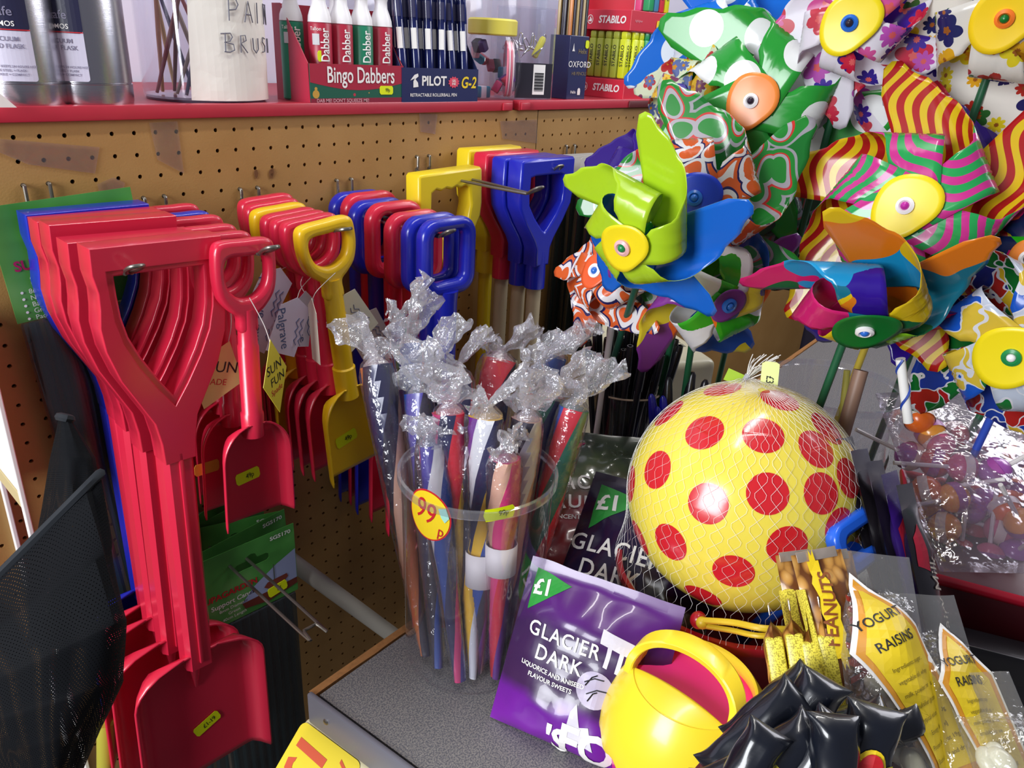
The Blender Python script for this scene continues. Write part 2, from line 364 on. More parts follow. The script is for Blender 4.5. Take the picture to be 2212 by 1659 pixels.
def make_spade(name, kind, label, cat, M, colm, group, shaftm=None):
    t = thing(name, label, cat, M, group)
    if kind == 'big':
        out = sym([(.063, .029), (.0635, .004), (.060, -.014), (.0605, -.030), (.0625, -.048), (.0600, -.072), (.050, -.105), (.034, -.137), (.0225, -.160), (.0180, -.185), (.0165, -.21)])
        hole = sym([(.0435, 0), (.0430, -.018), (.0415, -.040), (.037, -.062), (.027, -.086), (.013, -.112), (0, -.133)])
        hd = xf(ext2d([out, hole], .026, .0025), R('X', 90)); rim = xf(ext2d([[(x*1.0, z) for x, z in out], [(x*1.17, z*1.09+(.006 if z > -.001 else 0)) for x, z in hole]], .031, .001), R('X', 90))
        mk('handle', join(hd, rim), colm, t, angle=30)
        sec = [(.0165, .012), (.0165, -.006), (.012, -.013), (-.012, -.013), (-.0165, -.006), (-.0165, .012)]
        sh_ = xf(ext2d([sec], .31, .002), T(0, 0, -.345)); mk('shaft', join(sh_, box(.005, .004, .29, (0, -.0135, -.345), .001)), shaftm or colm, t, angle=30)
        b = mk('blade', xf(blade_mesh(.172, .215, .026, .165, .22), T(0, .002, -.475)), colm, t, solid=.003)
        neck = mk('blade_neck', tube([(0, .008, -.47), (0, .008, -.50), (0, .011, -.545)], [.016, .013, .003], 12, flat=.6), colm, t)
    elif kind == 'small':
        out = smooth2(sym([(.0, .0145), (.022, .0145), (.0315, .010), (.0345, -.004), (.0345, -.028), (.0305, -.046), (.020, -.060), (.0115, -.068), (.0095, -.085)]), 4)
        hole = smooth2(sym([(.0, -.003), (.016, -.003), (.0225, -.008), (.0235, -.022), (.020, -.036), (.010, -.046), (.0, -.048)]), 4)
        mk('handle', xf(ext2d([out, hole], .017, .0055, 3), R('X', 90)), colm, t, angle=60)
        mk('shaft', xf(tube([(0, 0, -.06), (0, 0, -.10), (0, 0, -.102), (0, 0, -.18), (0, 0, -.182), (0, 0, -.21)], [.0095, .0105, .0115, .0112, .0128, .0125], 14), R('Z', 0)), shaftm or colm, t)
        mk('blade', xf(blade_mesh(.088, .128, .020, .082, .34), T(0, .0, -.192)), colm, t, solid=.002)
    elif kind == 'short':
        out = smooth2(sym([(.0, .0130), (.026, .0128), (.0365, .008), (.0395, -.006), (.0385, -.026), (.0325, -.044), (.021, -.056), (.0125, -.064), (.0115, -.085)]), 4)
        hole = smooth2(sym([(.0, -.003), (.018, -.003), (.0255, -.007), (.0262, -.020), (.021, -.034), (.010, -.042), (.0, -.044)]), 4)
        mk('handle', xf(ext2d([out, hole], .019, .0062, 3), R('X', 90)), colm, t, angle=60)
        mk('shaft', tube([(0, 0, -.06), (0, 0, -.105), (0, 0, -.107), (0, 0, -.180), (0, 0, -.182), (0, 0, -.225)], [.0120, .0122, .0128, .0128, .0150, .0150], 16), shaftm or colm, t)
        mk('blade', xf(blade_mesh(.100, .135, .024, .088, .36), T(0, .0, -.208)), colm, t, solid=.002)
    elif kind == 'ring':
        out = [(x, z-.038) for x, z in rrect(.098, .108, .026, 6)]; hole = [(x, z-.036) for x, z in rrect(.056, .070, .010, 5)]
        mk('handle', xf(ext2d([out, hole], .022, .0085, 3), R('X', 90)), colm, t, angle=60)
        mk('shaft', tube([(0, 0, -.085), (0, 0, -.10), (0, 0, -.35)], [.018, .0165, .0145], 16), shaftm or colm, t)
        mk('blade', xf(blade_mesh(.12, .16, .024, .11, .3), T(0, .0, -.335)), colm, t, solid=.002)
    elif kind == 'wood':
        out = sym([(.060, .026), (.064, .022), (.0650, -.030), (.062, -.050), (.045, -.078), (.025, -.105), (.0175, -.120), (.0165, -.150)])
        hole = sym([(.030, .000), (.040, -.002), (.0415, -.030), (.040, -.045), (.026, -.066), (.006, -.088), (0, -.092)]) if 'yellow' not in colm.name else sym([(.0, -.002), (.010, .001), (.020, -.002), (.030, .001), (.038, -.003), (.0400, -.030), (.034, -.055), (.014, -.075), (0, -.078)])
        mk('handle', xf(ext2d([out, hole], .032, .004, 2), R('X', 90)), colm, t, angle=50)
        mk('socket', lathe([(.0165, -.125), (.0175, -.17), (.0175, -.19)], 16), colm, t)
        mk('shaft', tube([(0, 0, -.185), (0, 0, -.55)], .0125, 14), shaftm, t)
        mk('blade', xf(blade_mesh(.13, .17, .024, .12, .3), T(0, .0, -.53)), colm, t, solid=.002)
    return t
def SM(x, y, z, tilt=0, twist=0): return T(x, y, z) @ R('Y', tilt) @ R('Z', twist)
WOOD = mat('pale_wood_shaft', 'c0b090', .5, noisy=.1, nscale=40)
G1 = 'big spades on the leftmost hook'
s1 = make_spade('beach_spade', 'big', 'big red plastic beach spade at the front of the left hook, priced 1-19', 'spade', SM(.043, -.222, -.1005, 1.6), RED, G1)
price_label(s1, T(.008, .0105, -.615) @ R('Y', -22), '£1-19', .036, .017)
dup_b = dict(x=.043)
def dup_np(root, M, label, group):
    """copy without the sticker"""
    r = root.copy(); COL.objects.link(r); r.matrix_world = M; r['label'] = label; r['group'] = group
    for ch in list(root.children):
        if ch.name.startswith(('price_label', 'paper_tag', 'tag_')): continue
        c = ch.copy(); COL.objects.link(c); c.parent = r
    return r
dup_np(s1, SM(.041, -.170, -.106, 2.2), 'big red beach spade second from the front on the left hook', G1)
dup_np(s1, SM(.040, -.128, -.0965, 1.9), 'big red beach spade in the middle of the left hook', G1)
dup_np(s1, SM(.040, -.094, -.0985, 1.0), 'big red beach spade directly before the big blue one', G1)
make_spade('beach_spade', 'big', 'big blue beach spade at the back of the left hook', 'spade', SM(.040, -.060, -.097, .4), BLUE, G1)
G2 = 'small spades on the second hook'
s2 = make_spade('beach_spade', 'small', 'small red beach spade at the front of its hook with yellow diamond tag', 'spade', SM(.1235, -.247, -.0915, 1.8), RED, G2)
price_label(s2, T(-.006, .0075, -.265) @ R('Y', -7), '49p', .030, .015)
def dia_tag(parent, M, w, h, m, lines, string_to, name='paper_tag', tm=None):
    o = mk(name, xf(ext2d([[(0, h/2), (w/2, 0), (0, -h/2), (-w/2, 0)]], .0005), M @ R('X', 90)), m, parent, smooth=False)
    for txt, size, dx, dz, rot, cm in lines:
        mk('lettering', xf(text2d(txt, size), M @ T(dx, -.0005, dz) @ R('Y', rot) @ R('X', 90)), cm, o, smooth=False)
    a = M @ Vector((0, 0, h*.42)); b = Vector(string_to); mid = (a+b)/2+Vector((.004, 0, -.004))
    mk('tag_string', tube(smooth_path([a, mid, b], 5), .0005, 5), mat('nylon_string', 'dcd2cc', .3), o)
    return o
YTAG = mat('yellow_tag_card', 'e8d23c', .5)
dia_tag(s2, T(.017, -.024, -.135) @ R('Z', 30) @ R('Y', -8), .050, .092, YTAG, [('SUN', .016, .0, .012, 0, BLACK), ('FUN', .015, .004, -.004, 0, BLACK), ('Spade', .010, 0, -.016, 0, REDP)], (0, -.009, -.046))
s2b = dup_np(s2, SM(.1215, -.205, -.0925, 2.4), 'small red beach spade second on its hook with part-hidden yellow label', G2)
dia_tag(s2b, T(-.026, -.0245, -.135) @ R('Y', 25), .066, .080, mat('yellow_tag_card_sun', 'e6d88a', .5), [('SUN', .018, .004, .010, -10, BLACK), ('SPADE', .010, 0, -.008, -10, REDP)], (0, -.009, -.046))
price_label(s2b, T(-.03, .0075, -.262), None, .030, .015, mat('orange_price_label', 'd89a30', .5))
dup_np(s2, SM(.126, -.165, -.0935, 1.0), 'small red beach spade third from the front on the second hook', G2)
dup_np(s2, SM(.130, -.125, -.0910, 1.0), 'small red beach spade fourth from the front on the second hook', G2)
s2c = make_spade('beach_spade', 'small', 'small blue beach spade squeezed among red ones on the second hook', 'spade', SM(.134, -.088, -.0935, .5), BLUE, G2)
dup_np(s2, SM(.137, -.052, -.0915, 0), 'small red beach spade nearest the board on the second hook', G2)
G3 = 'short spades on the third hook'
s3 = make_spade('beach_spade', 'short', 'short yellow beach spade at the front of the third hook, priced 49p', 'spade', SM(.2525, -.200, -.0935, -6.5), YEL, G3)
price_label(s3, T(-.006, .0095, -.293) @ R('Y', -8), '49p', .034, .017)
s3r = make_spade('beach_spade', 'short', 'short red beach spade right behind the yellow front one', 'spade', SM(.2535, -.167, -.0955, -5.0), RED, G3)
reds = [(.2545, -.143, -.0965, -4.4, 'short red beach spade third on the yellow-fronted hook'), (.2555, -.119, -.097, -4.0, 'short red beach spade before the hidden yellow one')]
for x, y, z, a, lb in reds: dup_np(s3r, SM(x, y, z, a), lb, G3)
dup_np(s3, SM(.2560, -.093, -.0950, -3.5), 'second yellow short spade, mostly hidden between red ones', G3)
for x, y, z, a, lb in ((.2605, -.069, -.0935, -3, 'short red beach spade just behind the hidden yellow one'), (.265, -.047, -.0910, -3, 'short red beach spade nearest the board on the third hook')): dup_np(s3r, SM(x, y, z, a), lb, G3)
PTAG = mat('lilac_tag_card', 'cfc4d8', .6); PT2 = mat('cream_tag_card', 'e6e2cc', .6); PT3 = mat('brown_shaded_tag', 'c8b8b0', .6); INKB = mat('blue_ink', '4a5a86', .6)
PL = [('Palgrave', .0125, -.004, -.006, 62, INKB), ('~~~~', .012, .010, .002, 62, INKB)]
def rect_tag(name, parent, M, w, h, m, lines, string_to):
    pts = [(-w*.5, -h*.46), (w*.42, -h*.5), (w*.5, h*.34), (.0, h*.5), (-w*.44, h*.32)]
    o = mk('paper_tag', xf(ext2d([pts], .0005), M @ R('X', 90)), m, parent, smooth=False)
    for txt, size, dx, dz, rot, cm in lines: mk('lettering', xf(text2d(txt, size), M @ T(dx, -.0005, dz) @ R('Y', rot) @ R('X', 90)), cm, o, smooth=False)
    for dx in (.012, .018):
        zz = [(dx-.004+.002*(-1)**i+.0009*i, .012-.0055*i) for i in range(7)]
        mk('wavy_line', xf(tube([(x, z, 0) for x, z in zz], .00045, 4), M @ T(0, -.0006, 0) @ R('X', 90)), INKB, o)
    a = M @ Vector((0, 0, h*.45)); b = Vector(string_to); mid = (a+b)/2+Vector((-.012, -.004, .0))
    mk('tag_string', tube(smooth_path([a, mid, b], 5), .0005, 5), mat('nylon_string', 'dcd2cc', .3), o); return o
ch3 = [o for o in COL.objects if o.get('group') == G3]
PL = [('Palgrave', .0155, -.008, -.004, 66, INKB)]
def tagpx(parent, px, py, Y, rot, w, h, m, tw=0):
    p = at(px, py, y=Y); Mi = parent.matrix_world.inverted() @ T(*p) @ R('Z', tw) @ R('Y', rot)
    rect_tag('t', parent, Mi, w, h, m, PL, Vector((0, -.012, -.05)))
bpy.context.view_layer.update()
tagpx(s3r, 625, 705, -.205, 22, .044, .072, PTAG); tagpx(ch3[2], 655, 690, -.195, 14, .040, .070, PTAG, 25); tagpx(ch3[3], 580, 640, -.17, 30, .046, .074, PTAG); tagpx(ch3[4], 570, 695, -.15, 32, .046, .074, PTAG)
tagpx(s3, 678, 715, -.225, 4, .040, .080, PT2, 72); tagpx(ch3[5], 757, 690, -.185, -38, .062, .078, PT2); tagpx(ch3[6], 800, 725, -.15, -32, .060, .080, PT3)
G4 = 'ring-handled spades on the fourth hook'
s4 = make_spade('beach_spade', 'ring', 'blue square-ring spade at the very front of the fourth hook', 'spade', SM(.437, -.212, -.112, 0), BLUE, G4)
dup_np(s4, SM(.4335, -.184, -.1115, 0), 'blue square-ring spade second from the front', G4)
s4r = make_spade('beach_spade', 'ring', 'red square-ring spade right behind the two front blue ones', 'spade', SM(.434, -.146, -.114, 0), RED, G4)
dup_np(s4r, SM(.432, -.104, -.108, 0), 'red square-ring spade with its wide ring showing, mid hook', G4)
dup_np(s4, SM(.430, -.068, -.110, 0), 'blue square-ring spade between two red ones', G4)
dup_np(s4r, SM(.4325, -.046, -.1035, 0), 'red square-ring spade near the board', G4)
dup_np(s4, SM(.428, -.023, -.1055, 0), 'blue square-ring spade touching the pegboard', G4)
G5 = 'wooden-shaft spades'
YW = mat('yellow_handle_plastic', 'e8cc20', .35, coat=.25)
s5 = make_spade('beach_spade', 'wood', 'yellow-handled spade alone on the long-wired hook', 'spade', SM(.541, -.09, -.083, -2), YW, G5, YW)
s6 = make_spade('beach_spade', 'wood', 'blue-handled wooden spade at the front of the right hook', 'spade', SM(.705, -.140, -.068, 0), BLUE, G5, WOOD)
dup_np(s6, SM(.702, -.106, -.069, 0), 'blue-handled wooden spade second from the front', G5)
make_spade('beach_spade', 'wood', 'red-handled wooden spade between blue and yellow handles', 'spade', SM(.700, -.066, -.067, 0), RED, G5, WOOD)
dup_np(s5, SM(.700, -.025, -.0655, 0), 'yellow-handled spade behind the red handle', G5)
# ================================================================ on the shelf
SZ = SHELFZ-.001
# ---- vacuum flasks
k = NT('brushed_steel'); st = k.add('ShaderNodeTexNoise', Vector=k.add('ShaderNodeMapping', Vector=k.obj(), Scale=(3, 3, 900)).outputs[0], Scale=3.0).outputs[0]
k.b.inputs['Base Color'].default_value = lin('c4c2c8'); k.b.inputs['Metallic'].default_value = 1.0; k.b.inputs['Roughness'].default_value = .26; k.bump(st, .05); STEEL = k.m
LAV = mat('lavender_label', 'cbc8da', .45); LNAV = mat('dark_flask_label', '23233f', .4); GREYT = mat('grey_print', '7c7890', .5)
def flask(px, label, lab_a):
    c = at(px, 150, y=.042); t = thing('vacuum_flask', label, 'flask', (c.x, .042, SZ), 'steel flasks at the left end of the shelf')
    r = .0455
    mk('body', lathe([(.041, .0), (.044, .001), (r-.0006, .004), (r, .0225), (r-.0012, .0232), (r-.0012, .0240), (r, .0248), (r, .20), (r-.004, .212), (.032, .226), (.032, .232)], 48), STEEL, t, angle=25)
    mk('cap', lathe([(.034, .228), (.036, .232), (.036, .285), (.033, .292), (.0, .292)], 36), mat('black_cap', '1c1c22', .4), t)
    S0 = cyl_S(r+.0002, lab_a); S = lambda x, z, off: S0(x, z-.017, off)
    mk_l = decal('label_panel', ext2d([rrect(.058, .053, .003, c=(0, .0695))], 0), S, LAV, t, .004)
    band = decal('dark_band', ext2d([rrect(.058, .040, .004, c=(0, .112))], 0), S, LNAV, mk_l, .004, off=.0008)
    decal('red_line', fill2d([(-.029, .0925), (.029, .0925), (.029, .0935), (-.029, .0935)]), S, REDP, mk_l, .004, off=.001)
    for s, x, z, sz, mm in (('10cafe', .0, .110, .012, GREYT), ('THERMOS', .0, .0985, .007, WHITE), ('STEEL VACUUM', -.004, .084, .0062, GREYT), ('INSULATED FLASK', -.004, .077, .0062, GREYT), ('1.0 L', -.017, .068, .006, GREYT), ('LIGHTWEIGHT + KEEPS 24 HOURS HOT', 0, .0575, .0034, GREYT), ('STAINLESS STEEL + FLASK', 0, .0535, .0034, GREYT), ('UNBREAKABLE + COMPACT', 0, .0495, .0034, GREYT)):
        decal('lettering', text2d(s, sz, bold=.01), S, mm, mk_l, .004, T(x, z, 0), off=.0013)
flask(190, 'brushed steel vacuum flask with label, beside the paint brush tub', -.95)
flask(42, 'brushed steel vacuum flask at the left edge of the shelf', -.55)
# white card leaning at the far left edge
p0, p1, p2 = at(-40, 170, y=-.016), at(36, 232, y=-.016), at(-40, 232, y=-.016)
tag(mk('shelf_card', ([tuple(p) for p in (p0, p1, p2)]+[(p.x, p.y-.001, p.z) for p in (p0, p1, p2)], [(0, 2, 1), (3, 4, 5), (0, 1, 4, 3), (1, 2, 5, 4), (2, 0, 3, 5)]), CARDW, smooth=False), 'corner of a white card standing at the left end of the shelf', 'card')
# ---- paint brush tub
tc = at(440, 130, y=.083); TR = .079
t = thing('clear_tub', 'clear plastic tub of paint brushes with hand-lettered paper front', 'tub', (tc.x, .083, SZ))
mk('tub_wall', lathe([(TR-.004, 0), (TR-.001, .003), (TR, .012), (TR, .17), (TR+.003, .172), (TR+.003, .178), (TR-.0015, .178), (TR-.0015, .006), (.0, .005)], 48, cap=False), TUBP, t)
mk('base_disc', lathe([(.0, 0), (TR-.004, 0), (TR-.003, .003), (0, .003)], 36, cap=False), mat('smoky_base', '5a5468', .3), t)
S = cyl_S(TR+.001, .10)
pap = [(-.064, .0), (.073, .0), (.078, .19), (-.052, .19)]
pa = decal('paper_sign', fill2d([(x*.92-.004, z+.004) for x, z in pap]), lambda x, z, off: tuple(Vector(S(x, z, off+.0012*abs(nz((x*30, z*30, 1)))))), mat('paper', 'e8e4da', .7, noisy=.03, nscale=40), t, .008)
STROKES = {'P': [[(0, 0), (.05, 1), (.5, 1.02), (.62, .78), (.45, .55), (.05, .5)]], 'A': [[(0, 0), (.35, 1), (.62, 0)], [(.12, .38), (.55, .36)]], 'I': [[(.1, 0), (.15, 1)]], 'N': [[(0, 0), (.05, 1), (.55, .05), (.6, 1)]], 'T': [[(.3, 0), (.32, 1)], [(-.05, 1), (.7, 1.03)]], 'B': [[(-.2, .95), (.4, 1), (.52, .8), (.35, .58), (.0, .52), (.55, .42), (.6, .12), (.3, 0), (-.05, .02)], [(.08, 1), (.02, 0)]], 'R': [[(0, 0), (.05, .9), (.4, .92), (.45, .65), (.05, .48), (.5, 0)]], 'U': [[(0, .8), (.02, .2), (.25, 0), (.5, .2), (.52, .8)]], 'S': [[(.5, .78), (.2, .85), (.05, .62), (.45, .38), (.35, .08), (0, .05)]], 'H': [[(0, 0), (.03, .8)], [(.5, 0), (.5, .8)], [(0, .4), (.5, .42)]]}
PENC = mat('pencil_strokes', '6a6a76', .7)
def strokes(word, x, z, h, adv, dz=0):
    for i, chh in enumerate(word):
        for s in STROKES[chh]:
            pts = [S(x+adv*i+a*h*.9, z+b*h+dz*i, .0028) for a, b in s]
            mk('handwritten_stroke', tube(pts, .0008, 5), PENC, pa)
strokes('PAINT', -.010, .098, .024, .0215, -.0005); strokes('BRUSH', -.018, .062, .022, .0205, 0)
BRC = ['c88a4a', '8a3030', 'b0a090', '3a3a60', 'd0b080', '6a2a2a']
for i in range(16):
    a = 2*PI*i/16+.3; r0 = .045+.025*((i*7) % 5)/5; a2 = a+.9+.5*(i % 3)
    b = Vector((tc.x+r0*math.cos(a), .083+r0*math.sin(a), SZ+.008)); e = Vector((tc.x+.068*math.cos(a2), .083+.068*math.sin(a2), SZ+.20+.02*(i % 3)))
    tt = thing('paint_brush', ['thin paint brush with brown handle standing in the clear tub', 'thin paint brush with dark red handle standing in the clear tub', 'thin paint brush with grey handle standing in the clear tub', 'thin paint brush with dark blue handle standing in the clear tub', 'thin paint brush with tan handle standing in the clear tub', 'thin paint brush with maroon handle standing in the clear tub'][i % 6], 'paint brush', b, 'paint brushes in the clear tub')
    d = e-b
    mk('brush_handle', tube([(0, 0, 0), d*.35, d*.72], [.0022, .0032, .002], 8), mat('brush_handle_%d' % (i % 6), BRC[i % 6], .35), tt)
    mk('ferrule', tube([d*.71, d*.82], .0026, 8), WIRE, tt); mk('bristles', tube([d*.82, d*.9, d], [.0028, .004, .0006], 8), mat('bristle', '6a4a30', .8), tt)
# ---- helper for open display boxes: front at local y=0 facing -y, x from 0..w
def display_box(name, label, cat, M, w, dp, hf, hb, m_front, m_side, group=None):
    t = thing(name, label, cat, M, group); th = .0012
    mk('front_panel', box(w, th, hf, (w/2, 0, hf/2)), m_front, t, smooth=False)
    sl = [(0, 0), (dp, 0), (dp, hb), (dp*.75, hb), (.002, hf)]
    for x in (0, w): mk('side_panel', xf(ext2d([sl], th), Matrix(((0, 0, 1, x), (1, 0, 0, 0), (0, 1, 0, 0), (0, 0, 0, 1)))), m_side, t, smooth=False)
    mk('back_panel', box(w, th, hb, (w/2, dp, hb/2)), m_side, t, smooth=False)
    mk('base_panel', box(w, dp, th, (w/2, dp/2, th/2)), m_side, t, smooth=False)
    return t
# Bingo dabbers
k = NT('dabber_box_print'); vo = k.add('ShaderNodeTexVoronoi', Vector=k.obj(), Scale=55.0, Randomness=.8); dots = k.ramp(vo.outputs['Distance'], [(0, (1, 1, 1, 1)), (.32, (0, 0, 0, 1))])
sp = k.add('ShaderNodeSeparateColor', i0=vo.outputs['Color']); dc = k.ramp(sp.outputs[0], [(0, lin('c03048')), (.4, lin('c89a40')), (.65, lin('2a62a0')), (.8, lin('8a2c40'))])
k.link(k.mix(dots, lin('1e5c48'), dc), k.b.inputs['Base Color']); k.b.inputs['Roughness'].default_value = .4; DABG = k.m
DABR = mat('dabber_crimson', 'a8243c', .4)
a0, a1 = at(655, 222, z=SZ), at(855, 222, z=SZ)
w_ = .162; M = T(a0.x, -.004, SZ)
t = display_box('display_box', 'crimson and green card display box holding white-capped dabber bottles', 'display box', M, w_, .085, .052, .125, DABG, DABR)
fp = [c for c in t.children if c.name.startswith('front_panel')][0]
band = [(0, .052), (w_, .052), (w_, .028)]+[(w_-w_*i/10, .028-.010*math.sin(PI*i/10)) for i in range(1, 10)]+[(0, .028)]
decal('crimson_band', fill2d(band), plane_S, DABR, t, 0, off=.0008)
decal('lettering', text2d('Bingo Dabbers', .030, sx=.66, bold=.012), plane_S, WHITE, t, 0, T(w_*.53, .037, 0), off=.0014)
decal('lower_band', fill2d([(0, 0), (w_, 0), (w_, .008), (0, .007)]), plane_S, mat('dabber_dark_crimson', '8a2238', .4), t, 0, off=.0008)
decal('lettering', text2d('DAB ME! DON\'T SQUEEZE ME!', .0066, bold=.012), plane_S, mat('pale_pink_print', 'd8a0a8', .5), t, 0, T(w_*.33, .004, 0), off=.0014)
price_label(t, T(w_*.80, -.0012, .018), '99p', .024, .012)
def dabber(x, y, cap_m, label, bodym, word):
    tt = thing('bingo_dabber', label, 'dabber pen', (a0.x+x, -.004+y, SZ+.0012), 'dabber bottles in the box')
    r = .0160
    mk('bottle', lathe([(r-.002, 0), (r, .002), (r, .100), (r-.001, .102)], 24), bodym, tt)
    mk('cap', lathe([(r-.001, .102), (r, .1025), (r-.0008, .110), (r-.003, .117), (.0095, .126), (.0090, .134), (.0105, .141), (.0130, .146), (.0130, .172), (.011, .176), (0, .176)], 24), mat('white_cap_plastic', 'f0eef0', .35), tt)
    decal('lettering', text2d(word, .0175, sx=.8, bold=.012), cyl_S(r+.0002, -.35), WHITE, tt, .003, T(.0035, .074, 0) @ R('Z', 90), off=.0004)
    if word == 'Dabber' and x < .05:
        decal('lettering', text2d('Tallon', .0065), cyl_S(r+.0002, -.95), WHITE, tt, .003, T(0, .094, 0), off=.0004)
        decal('barcode', fill2d([(-.005, .074), (.005, .074), (.005, .088), (-.005, .088)]), cyl_S(r+.0002, -.95), mat('pale_barcode', 'c8c8cc', .6), tt, .002, off=.0004)
    return tt
DG = mat('dabber_green', '1e7a5a', .4)
DB = [(.034, .022, 'red dabber bottle with maker name and bar code, left in the front row', DABR), (.069, .022, 'second dabber bottle in the front row, crimson', DABR), (.104, .022, 'green dabber bottle in the front row', DG), (.139, .022, 'crimson dabber bottle at the right end of the front row', DABR), (.012, .058, 'dabber bottle at the back left, mostly its white cap showing', DG), (.088, .060, 'dabber bottle behind the green one, only the cap showing', DABR)]
for x, y, lb, m_ in DB: dabber(x, y, None, lb, m_, 'Dabber')
c = at(617, 130, y=.02)
price_label([o for o in COL.objects if o.get('label', '') == DB[0][2]][0], T(-.006, -.0135, .060), None, .016, .014)
# ---- G-2 pens
b0 = at(866, 222, z=SZ); w_ = .158; M = T(b0.x, -.005, SZ)
t = display_box('display_box', 'navy blue card display box holding a row of gel pens', 'display box', M, w_, .065, .050, .115, NAVY, mat('navy_card_side', '1a2048', .45))
decal('lettering', text2d('PILOT', .019, bold=.03), plane_S, WHITE, t, 0, T(w_*.40, .031, 0), off=.0012)
decal('lettering', text2d('G-2', .024, sx=.9, shear=.2, bold=.02), plane_S, YELP, t, 0, T(w_*.86, .029, 0), off=.0012)
decal('lettering', text2d('RETRACTABLE ROLLERBALL PEN', .0066, bold=.01), plane_S, WHITE, t, 0, T(w_*.40, .011, 0), off=.0012)
star = [((.013 if i % 2 else .010)*math.cos(PI*i/12)*.95, (.009 if i % 2 else .007)*math.sin(PI*i/12)) for i in range(24)]
decal('star_badge', fill2d(star), plane_S, mat('gel_star', 'e04860', .5), t, 0, T(w_*.66, .030, 0), off=.0012)
decal('lettering', text2d('GEL', .005, bold=.02), plane_S, WHITE, t, 0, T(w_*.66, .032, 0), off=.0016); decal('lettering', text2d('INK', .005, bold=.02), plane_S, WHITE, t, 0, T(w_*.66, .0275, 0), off=.0016)
lg = [(.0, 0), (.010, .001), (.009, .007), (.004, .012), (.010, .016), (.009, .020), (.002, .018), (-.006, .010), (.003, .013), (.0, .009)]
decal('logo', fill2d(lg), plane_S, WHITE, t, 0, T(w_*.135, .022, 0), off=.0012)
PENB = mat('pen_translucent_blue', '1a2258', .15, coat=.5); PENS = mat('pen_smoke', '4a4a6a', .1, coat=.5)
pen0 = None
for row in range(3):
    for i in range(6):
        x = .016+.0250*i; y = .010+.018*row; lean = -7
        lb = ['first', 'second', 'third', 'fourth', 'fifth', 'sixth', 'seventh', 'eighth'][i]+' navy gel pen from the left in the '+['front', 'middle', 'back'][row]+' row of the pen box'
        Mx = T(b0.x+x+.002*((i*3+row) % 3-1), -.005+y, SZ+.002) @ R('Y', -3+((i*5+row*3) % 4)*1.6) @ R('X', -4) @ Matrix.Scale(1.2, 4, (0, 0, 1))
        if pen0 is None:
            pen0 = thing('gel_pen', lb, 'pen', Mx, 'navy gel pens in the box')
            mk('barrel', lathe([(.001, 0), (.006, .012), (.0074, .022), (.0074, .060), (.0070, .061), (.0070, .118), (.006, .126)], 16), PENB, pen0)
            mk('clear_middle', lathe([(.0076, .098), (.0076, .118)], 14), PENS, pen0); mk('push_button', lathe([(.003, .126), (.003, .137), (.002, .138), (0, .138)], 10), PENB, pen0)
            mk('clip', box(.003, .002, .035, (0, -.0090, .112), .0006), PENB, pen0)
            decal('barcode_label', fill2d([(-.004, .062), (.004, .062), (.004, .086), (-.004, .086)]), cyl_S(.0074, -.6), WHITE, pen0, .002, T(-.001, 0, 0), off=.0006)
        else: dup(pen0, Mx, lb)
# ---- jar with yellow lid
jc = at(1062, 120, y=.055); t = thing('sweet_jar', 'round clear jar of erasers with a yellow screw lid', 'jar', (jc.x, .055, SZ))
mk('glass_body', lathe([(.040, 0), (.046, .003), (.052, .030), (.053, .060), (.047, .088), (.038, .102), (.038, .112)], 36, cap=False), TUBP, t)
mk('lid', lathe([(.041, .103), (.043, .105), (.043, .126), (.040, .129), (0, .129)], 36), mat('pale_yellow_lid', 'e6d85a', .4), t)
ER = [('2e86a8', 'blue'), ('c43a6a', 'pink'), ('5a2a80', 'purple'), ('2e86a8', 'blue'), ('b8486a', 'dusky pink'), ('3aa0b8', 'pale blue'), ('e8b0b0', 'pale pink'), ('4a3070', 'violet')]
for i, (h, cn) in enumerate(ER):
    a = 3.5+i*.85; z = .012+.0105*i; rr = .030
    tt = thing('eraser', 'chunky %s eraser in the yellow-lidded jar%s' % (cn, ', lower one' if i == 0 else ', upper one' if i == 3 else ''), 'eraser', T(jc.x+rr*math.cos(a), .055+rr*math.sin(a), SZ+z) @ R('Z', 40*i) @ R('X', 30*(i % 3)), 'erasers in the jar')
    mk('rubber_block', box(.026, .013, .019, (0, 0, 0), .0025), mat('eraser_'+cn.replace(' ', '_'), h, .55), tt); mk('sleeve', box(.013, .0137, .0197, (-.004, 0, 0), .001), mat('eraser_sleeve_%d' % (i % 3), ['dcd8e8', '303040', 'c83a50'][i % 3], .5), tt)
# ---- clear square tub with bar code
qx, qy = at(1100, 215, z=SZ), at(1210, 215, z=SZ); qM = T(.842, .040, SZ) @ R('Z', -12)
t = thing('clear_tub', 'square clear tub with a dark lower band and bar code', 'tub', qM)
sq = [rrect(.098, .062, .012, 4), rrect(.095, .059, .011, 4)]
mk('tub_wall', xf(ext2d(sq, .150), T(0, 0, .076)), TUBP, t, smooth=False); mk('base_panel', xf(ext2d([sq[1]], .003), T(0, 0, .002)), TUBP, t, smooth=False)
decal('dark_band', fill2d([(-.040, .004), (.040, .004), (.040, .062), (-.040, .062)]), lambda x, z, o: (x, -.0312-o, z), mat('dark_tub_label', '2c2a34', .3), t, 0)
bc = decal('bar_code', fill2d([(-.002, .010), (.024, .010), (.024, .060), (-.002, .060)]), lambda x, z, o: (x, -.0312-o, z), WHITE, t, 0, off=.0012)
for i in range(18): decal('bar', fill2d([(.001, .016+.0017*i), (.021, .016+.0017*i), (.021, .0168+.0017*i+.0004*(i % 3)), (.001, .0168+.0017*i+.0004*(i % 3))]), lambda x, z, o: (x, -.0312-o, z), BLACK, bc, 0, off=.0018)
SILV = mat('chrome_clip', 'd8d8dc', .2, metal=1.0)
